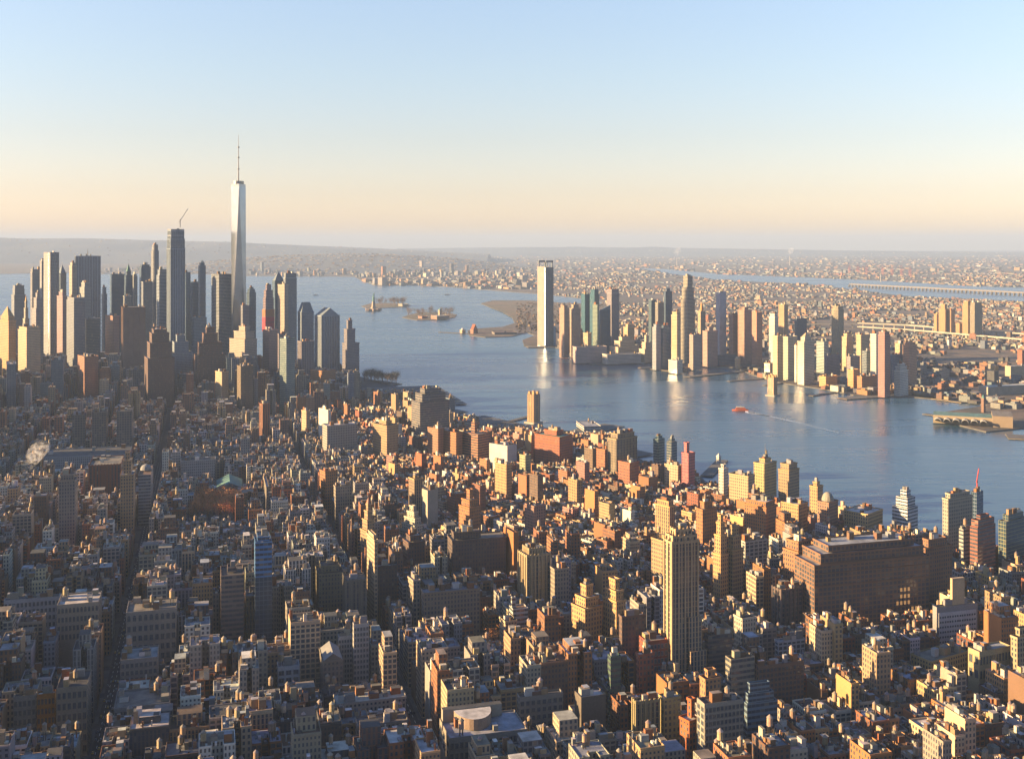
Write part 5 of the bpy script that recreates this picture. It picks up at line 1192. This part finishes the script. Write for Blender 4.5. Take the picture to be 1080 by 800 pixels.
# ------------------------------------------------------------------ New Jersey: houses, yards, far towns
rr = random.Random(21); m = MB(); PKX = PARK
TW = [(min(PX(*p) for p in corners(h)), max(PX(*p) for p in corners(h)), h['Yc'], h['yv']) for h in HEROES if h['yb'] < 430 and h['x0'] > 560]
JF = [(h['c'][0], h['c'][1], max(h['w'], h['d'])) for h in HEROES if h['x0'] > 560 and h['Yc'] > 2600]
NJIN = NJ
def nj_box(X, Y, w_, d_, hh, th, c, rc, st='masonry', gable=False):
    c_, s_ = math.cos(th), math.sin(th); T = lambda p: (X + p[0] * c_ - p[1] * s_, Y + p[0] * s_ + p[1] * c_, p[2] + 3)
    m.walls(ringof(w_, d_), 0, hh, st, c, 4, 5.5, (), T)
    m.face([T((x, y, hh)) for x, y in ringof(w_, d_)], 'roofing', rc)
    if gable: m.box(-w_ * .2, w_ * .2, -d_ * .2, d_ * .2, hh, hh + 4, 'plain', c, T)
def town_pal(): return jit(C[rr.choice(['brown', 'dark', 'grey', 'stone', 'slate', 'brown', 'brick', 'tan', 'dark', 'grey'] if rr.random() > .14 else ['cream', 'white', 'orange', 'gold'])], .25, rr)  # random wall colour, mostly dark, now and then pale
cnt = 0
def nj_sample(n, r0, r1, x0, x1, wr, hr, tall=.03, th=.5):
    global cnt
    for k in range(n):
        y = rr.uniform(r0, r1); x = rr.uniform(x0, x1); X, Y = G(x, y); 
        if not inpoly(X, Y, NJ) or inpoly(X, Y, BAY) or inpoly(X, Y, PARK): continue
        if x < 640 and 316 < y < 357: continue
        cl = noise.noise(Vector((X * .0012, Y * .0012, 3)))
        cl2 = noise.noise(Vector((X * .0045, Y * .0045, 9)))
        if rr.random() > .5 + cl * 1.7 + cl2 * .9: continue
        if any(abs(a - X) < r_ / 2 + 25 and abs(b_ - Y) < r_ / 2 + 25 for a, b_, r_ in JF): continue
        w_, d_ = rr.uniform(*wr), rr.uniform(*wr) * rr.uniform(.7, 2); hh = rr.uniform(*hr) * (1 if rr.random() > tall else 2.6)
        nearsh = any(a < x < b_ and Y < Yc and PY(hh, Y) < yv - 1 for a, b_, Yc, yv in TW)
        if nearsh: continue
        nj_box(X, Y, w_, d_, hh, th + rr.choice([0, 0, 0, .02]), town_pal(), jit(C[rr.choice(['gravel', 'tar', 'tar', 'brown', 'grey', 'dark'])], .3, rr), gable=rr.random() < .3); cnt += 1
nj_sample(3000, 385, 432, 660, 1110, (9, 28), (8, 20), .05)
nj_sample(6500, 340, 388, 590, 1110, (8, 22), (8, 17), .03)
nj_sample(12000, 303, 342, 560, 1110, (10, 26), (8, 16), .02)
nj_sample(5000, 288, 304, 400, 1110, (16, 40), (8, 20), .02)
nj_sample(4200, 270, 290, 230, 1110, (25, 80), (10, 26), .03)
nj_sample(900, 285, 293, 40, 560, (25, 60), (25, 75), .1)
nj_sample(500, 296, 305, 380, 560, (35, 80), (15, 35), .1)
print('nj boxes', cnt)
o = m.build('riverside_towns'); tag(o, 'low towns spreading across the far bank', None, None, 'stuff'); o['category'] = 'far towns'
m = MB()
for px in ([(905, 349), (960, 352.5), (1010, 357), (1110, 366)], [(905, 345), (960, 347.5), (1020, 352.5), (1110, 359)], [(700, 344), (790, 346), (905, 346)]):
    pts = [G(*p) for p in px]
    for (xa, ya), (xb, yb) in zip(pts, pts[1:]):
        n = max(1, int(math.hypot(xb - xa, yb - ya) / 60)); d = Vector((xb - xa, yb - ya)).normalized(); q = Vector((-d.y, d.x)) * 11
        for s, t in ((1, -1),):
            A, B_ = Vector((xa, ya)), Vector((xb, yb)); P = [A - q, B_ - q, B_ + q, A + q]
            m.face([(p.x, p.y, 26) for p in P], 'paving', (1, 1, 1)); m.face([(P[0].x, P[0].y, 22), (P[1].x, P[1].y, 22), (P[1].x, P[1].y, 28), (P[0].x, P[0].y, 28)], 'plain', (0.248, 0.225, 0.189))
            m.face([(P[2].x, P[2].y, 22), (P[3].x, P[3].y, 22), (P[3].x, P[3].y, 28), (P[2].x, P[2].y, 28)], 'plain', (0.248, 0.225, 0.189))
        for k in range(n): c_ = Vector((xa, ya)).lerp(Vector((xb, yb)), (k + .5) / n); m.box(c_.x - 2, c_.x + 2, c_.y - 6, c_.y + 6, 3, 22, 'plain', (0.203, 0.18, 0.153))
o = m.build('elevated_highway'); o['kind'] = 'structure'
# port cranes and a far rail bridge
def port_crane(x, y, label):
    Y = F * H / (y - ER); X = GY(x, Y)[0]; r_ = thing('port_crane', label, 'port crane', (X, Y, 3), R(20), 'red cranes at the far container port')
    m = MB(); k = 1.5
    for sx in (-15, 15):
        for sy in (-10, 10): m.box(sx - 2, sx + 2, sy - 2, sy + 2, 0, 75 * k, 'plain', (0.225, 0.045, 0.0315))
    m.box(-17, 17, -12, 12, 38 * k, 42 * k, 'plain', (0.225, 0.045, 0.0315), bot=True); m.build('portal_frame', r_)
    m = MB(); m.box(-80, 45, -4, 4, 75 * k, 80 * k, 'plain', (0.225, 0.045, 0.0315), bot=True); m.bar((0, 0, 80 * k), (0, 0, 105 * k), 2, 'plain', (0.225, 0.045, 0.0315)); m.bar((0, 0, 105 * k), (-75, 0, 80 * k), 1.2, 'plain', (0.225, 0.045, 0.0315)); m.build('boom', r_)
for k, (x, y) in enumerate([(896, 288), (905, 288.5), (914, 289), (931, 290), (941, 290.5), (951, 291), (960, 291.5)]): port_crane(x, y, f"{['leftmost', 'second', 'third', 'middle', 'fifth', 'sixth', 'rightmost'][k]} red gantry crane of the row at the far container port")
m = MB(); A, B_ = Vector(G(896, 303)), Vector(G(1085, 313)); n = 46
r_ = thing('rail_bridge', 'long low dark trestle bridge crossing the far bay', 'bridge')
for k in range(n):
    a, b_ = A.lerp(B_, k / n), A.lerp(B_, (k + 1) / n)
    m.face([(a.x, a.y, 30), (b_.x, b_.y, 30), (b_.x, b_.y, 44), (a.x, a.y, 44)], 'plain', (.12, .11, .11)); m.face([(a.x, a.y, 44), (b_.x, b_.y, 44), (b_.x, b_.y + 25, 44), (a.x, a.y + 25, 44)], 'plain', (.2, .19, .18))
    m.box(a.x - 8, a.x + 8, a.y, a.y + 20, 0, 30, 'plain', (.07, .065, .06))
m.build('trestle', r_)
def chimney(x, yt, yb, label):
    Y = F * H / (yb - ER); X = GY(x, Y)[0]; zt = ZT(yt, Y); r_ = thing('chimney_stack', label, 'chimney', (X, Y, 3), 0, 'far power station chimneys'); w_ = Y / F * .5
    m = MB(); m.cyl(0, 0, 0, zt, w_, w_ * .7, 'plain', (0.27, 0.248, 0.225), 10); m.build('shaft', r_)
chimney(964, 275, 283, 'pale chimney beside the far container port'); chimney(833, 270, 280, 'chimney under the taller far steam plume'); chimney(714, 272, 280, 'chimney under the wide far steam plume')
chimney(929, 288, 297.5, 'square white stack at the near shore of the far bay')

# ------------------------------------------------------------------ winter trees
def tree_mesh(rr, hgt, rad, c):
    t = MB(); t.cyl(0, 0, 0, hgt * .45, .5, .3, 'bark', (.12, .09, .07), 6, cap=False); cr = MB(); ends = []
    for k in range(9):
        a = rr.uniform(0, 6.28); e = rr.uniform(.4, 1); q = (rad * .8 * e * math.cos(a), rad * .8 * e * math.sin(a), hgt * rr.uniform(.6, .95)); t.bar((0, 0, hgt * rr.uniform(.25, .45)), q, .18, 'bark', (.14, .10, .08)); ends.append(q)
    for k in range(420):
        e = rr.choice(ends); g = rad * .33
        p = Vector((e[0] + rr.gauss(0, g), e[1] + rr.gauss(0, g), e[2] + rr.gauss(0, g * .9))); d = Vector((rr.uniform(-1, 1), rr.uniform(-1, 1), rr.uniform(-.2, 1))).normalized() * rr.uniform(.8, 2.0); s = d.orthogonal().normalized() * rr.uniform(.12, .3)
        cr.face([tuple(p - s), tuple(p + s), tuple(p + d)], 'bark', jit(c, .35, rr))
    return t, cr
rr = random.Random(5); protos = {}
TREES = []
def plant(X, Y, kind, label, group, s=1.0, z=3.15):
    var = rr.randrange(3); key = (kind, var)
    cc = dict(orange=(.50, .21, .07), brown=(.08, .05, .035), dark=(.025, .022, .018), green=(.08, .09, .04))[kind]
    if key not in protos:
        t, cr = tree_mesh(rr, 24, 8.5, cc); r_ = thing('winter_tree', label, 'tree', group=group); t.build('trunk', r_); cr.build('crown', r_); protos[key] = r_
    else:
        p = protos[key]; r_ = p.copy(); col.objects.link(r_)
        for ch in p.children: q = ch.copy(); col.objects.link(q); q.parent = r_
        r_['label'] = label; r_['group'] = group
    k = s * rr.uniform(.8, 1.25); r_.location = (X, Y, z); r_.rotation_euler = (0, 0, rr.uniform(0, 6.28)); r_.scale = (k, k, k)
rowc = 0
for j in range(6):
    for i in range(11):
        x = 202 + i * 5.4 + rr.uniform(-2, 2); y = 535 + j * 3.6 + rr.uniform(-1, 1); X, Y = G(x, y)
        if inpoly(X, Y, PK): plant(X, Y, 'orange', 'bare orange brown tree among the trees of the sunlit city square', 'orange winter trees in the square', 1.35)
for x, y, kd, s, lab in [(514, 693, 'orange', 1.5, 'bare rust brown street tree below the white striped tower'), (521, 694, 'orange', 1.2, 'smaller bare tree right of the rust brown street tree'),
                      (104, 556, 'brown', 1.3, 'bare brown tree in front of the dark red library'), (112, 557, 'dark', 1.3, 'dark tree in front of the dark red library'),
                      (876, 795, 'brown', .9, 'bare tree in a back yard near the bottom right'), (900, 770, 'brown', .9, 'bare yard tree above the bottom right roofs'), (953, 715, 'orange', .9, 'orange bare tree left of the long yellow warehouse')]:
    X, Y = G(x, y); plant(X, Y, kd, lab, 'bare street trees', s)
for k in range(44):
    t = k / 43; X, Y = G(384 + 34 * t + rr.uniform(-1, 1), 402 + 4.2 * t + rr.uniform(-1.5, 1)); plant(X, Y, 'dark', 'dark bare tree in the clump on the wooded landing', 'dark trees on the landing', 1.5)
for k in range(30): X, Y = G(rr.uniform(396, 428), rr.uniform(321, 323)); plant(X, Y, 'brown', 'bare brown tree in the grove behind the statue', 'island trees', 2.2, 3)
for k in range(30): X, Y = G(rr.uniform(430, 478), rr.uniform(331.5, 336)); plant(X, Y, 'brown', 'bare brown tree in the grove on the immigration island', 'island trees', 2.0, 3)
m = MB()
for k in range(700):
    X, Y = G(rr.uniform(545, 640), rr.uniform(320, 352)); s = rr.uniform(5, 12)
    if inpoly(X, Y, NJ):
        for q in range(4): a = rr.uniform(0, 3); dx, dy = s * math.cos(a), s * math.sin(a); m.face([(X - dx, Y - dy, 3), (X + dx, Y + dy, 3), (X + dx * .5, Y + dy * .5, 3 + s * 1.2), (X - dx * .5, Y - dy * .5, 3 + s)], 'bark', jit((.13, .09, .06), .3, rr))
o = m.build('park_thicket'); tag(o, 'brown winter scrub of the shore park', None, None, 'stuff'); o['category'] = 'scrub'

# ------------------------------------------------------------------ steam and haze
def vol_mat(name, density, c, scale):
    b = NB(name); b.t.nodes.remove(b.b); v = b.n('ShaderNodeVolumePrincipled'); v.inputs['Color'].default_value = (*c, 1)
    if scale:
        tc = b.n('ShaderNodeTexCoord').outputs['Object']; ln = b.n('ShaderNodeVectorMath', operation='DISTANCE'); b.l(tc, ln.inputs[0]); ln.inputs[1].default_value = (2.1 / scale, 0, 3.4 / scale)
        b.l(b.math('MULTIPLY', b.ramp(b.noise(scale, tc, 5, .75), .49, .66, 0, density), b.ramp(ln.outputs['Value'], 1.0 / scale, 3.6 / scale, 1, 0)), v.inputs['Density'])
    else: v.inputs['Density'].default_value = density
    b.l(v.outputs[0], b.t.nodes['Material Output'].inputs['Volume']); return b.m
def plume(x, y, Y, r, lean, label, dens, n=5):
    m = MB(); X = GY(x, Y)[0]; z = ZT(y, Y); import bmesh
    bm = bmesh.new()
    bmesh.ops.create_icosphere(bm, subdivisions=3, radius=1)
    for v in bm.verts:
        q = v.co.copy(); t = (q.z + 1) / 2; k = (.35 + .75 * t) * (1 + .25 * noise.noise(q * 2)); v.co = Vector((q.x * r * k + lean * r * t * 1.6, q.y * r * k, t * r * 2.6))
    me = bpy.data.meshes.new('steam_plume'); bm.to_mesh(me); bm.free(); o = bpy.data.objects.new('steam_plume', me); col.objects.link(o); o.location = (X, Y, z)
    me.materials.append(vol_mat('steam_%d' % len(MATS), dens, (.95, .95, .95), 2.6 / r)); tag(o, label, 'steam', None, 'stuff')
plume(30, 498, 2000, 23, .7, 'white steam plume rising from a roof at the left', .12)
plume(832, 271, 26000, 95, .5, 'thin far steam plume on the horizon', .02)
plume(713, 273, 24000, 110, .2, 'wide far steam plume on the horizon', .012)
me = bpy.data.meshes.new('haze'); hz = MB(); hz.box(-92000, 92000, -7000, 72000, -1, 935, 'plain', (1, 1, 1), bot=True)
hz.mats = []; me.from_pydata(hz.v, [], hz.f)
import bmesh
bm = bmesh.new(); bm.from_mesh(me); bmesh.ops.remove_doubles(bm, verts=bm.verts, dist=.01); bmesh.ops.recalc_face_normals(bm, faces=bm.faces); bm.to_mesh(me); bm.free()
me.materials.append(vol_mat('haze_air', 3.0e-5, (.325, .44, .645), 0)); o = bpy.data.objects.new('haze', me); col.objects.link(o); o['kind'] = 'stuff'
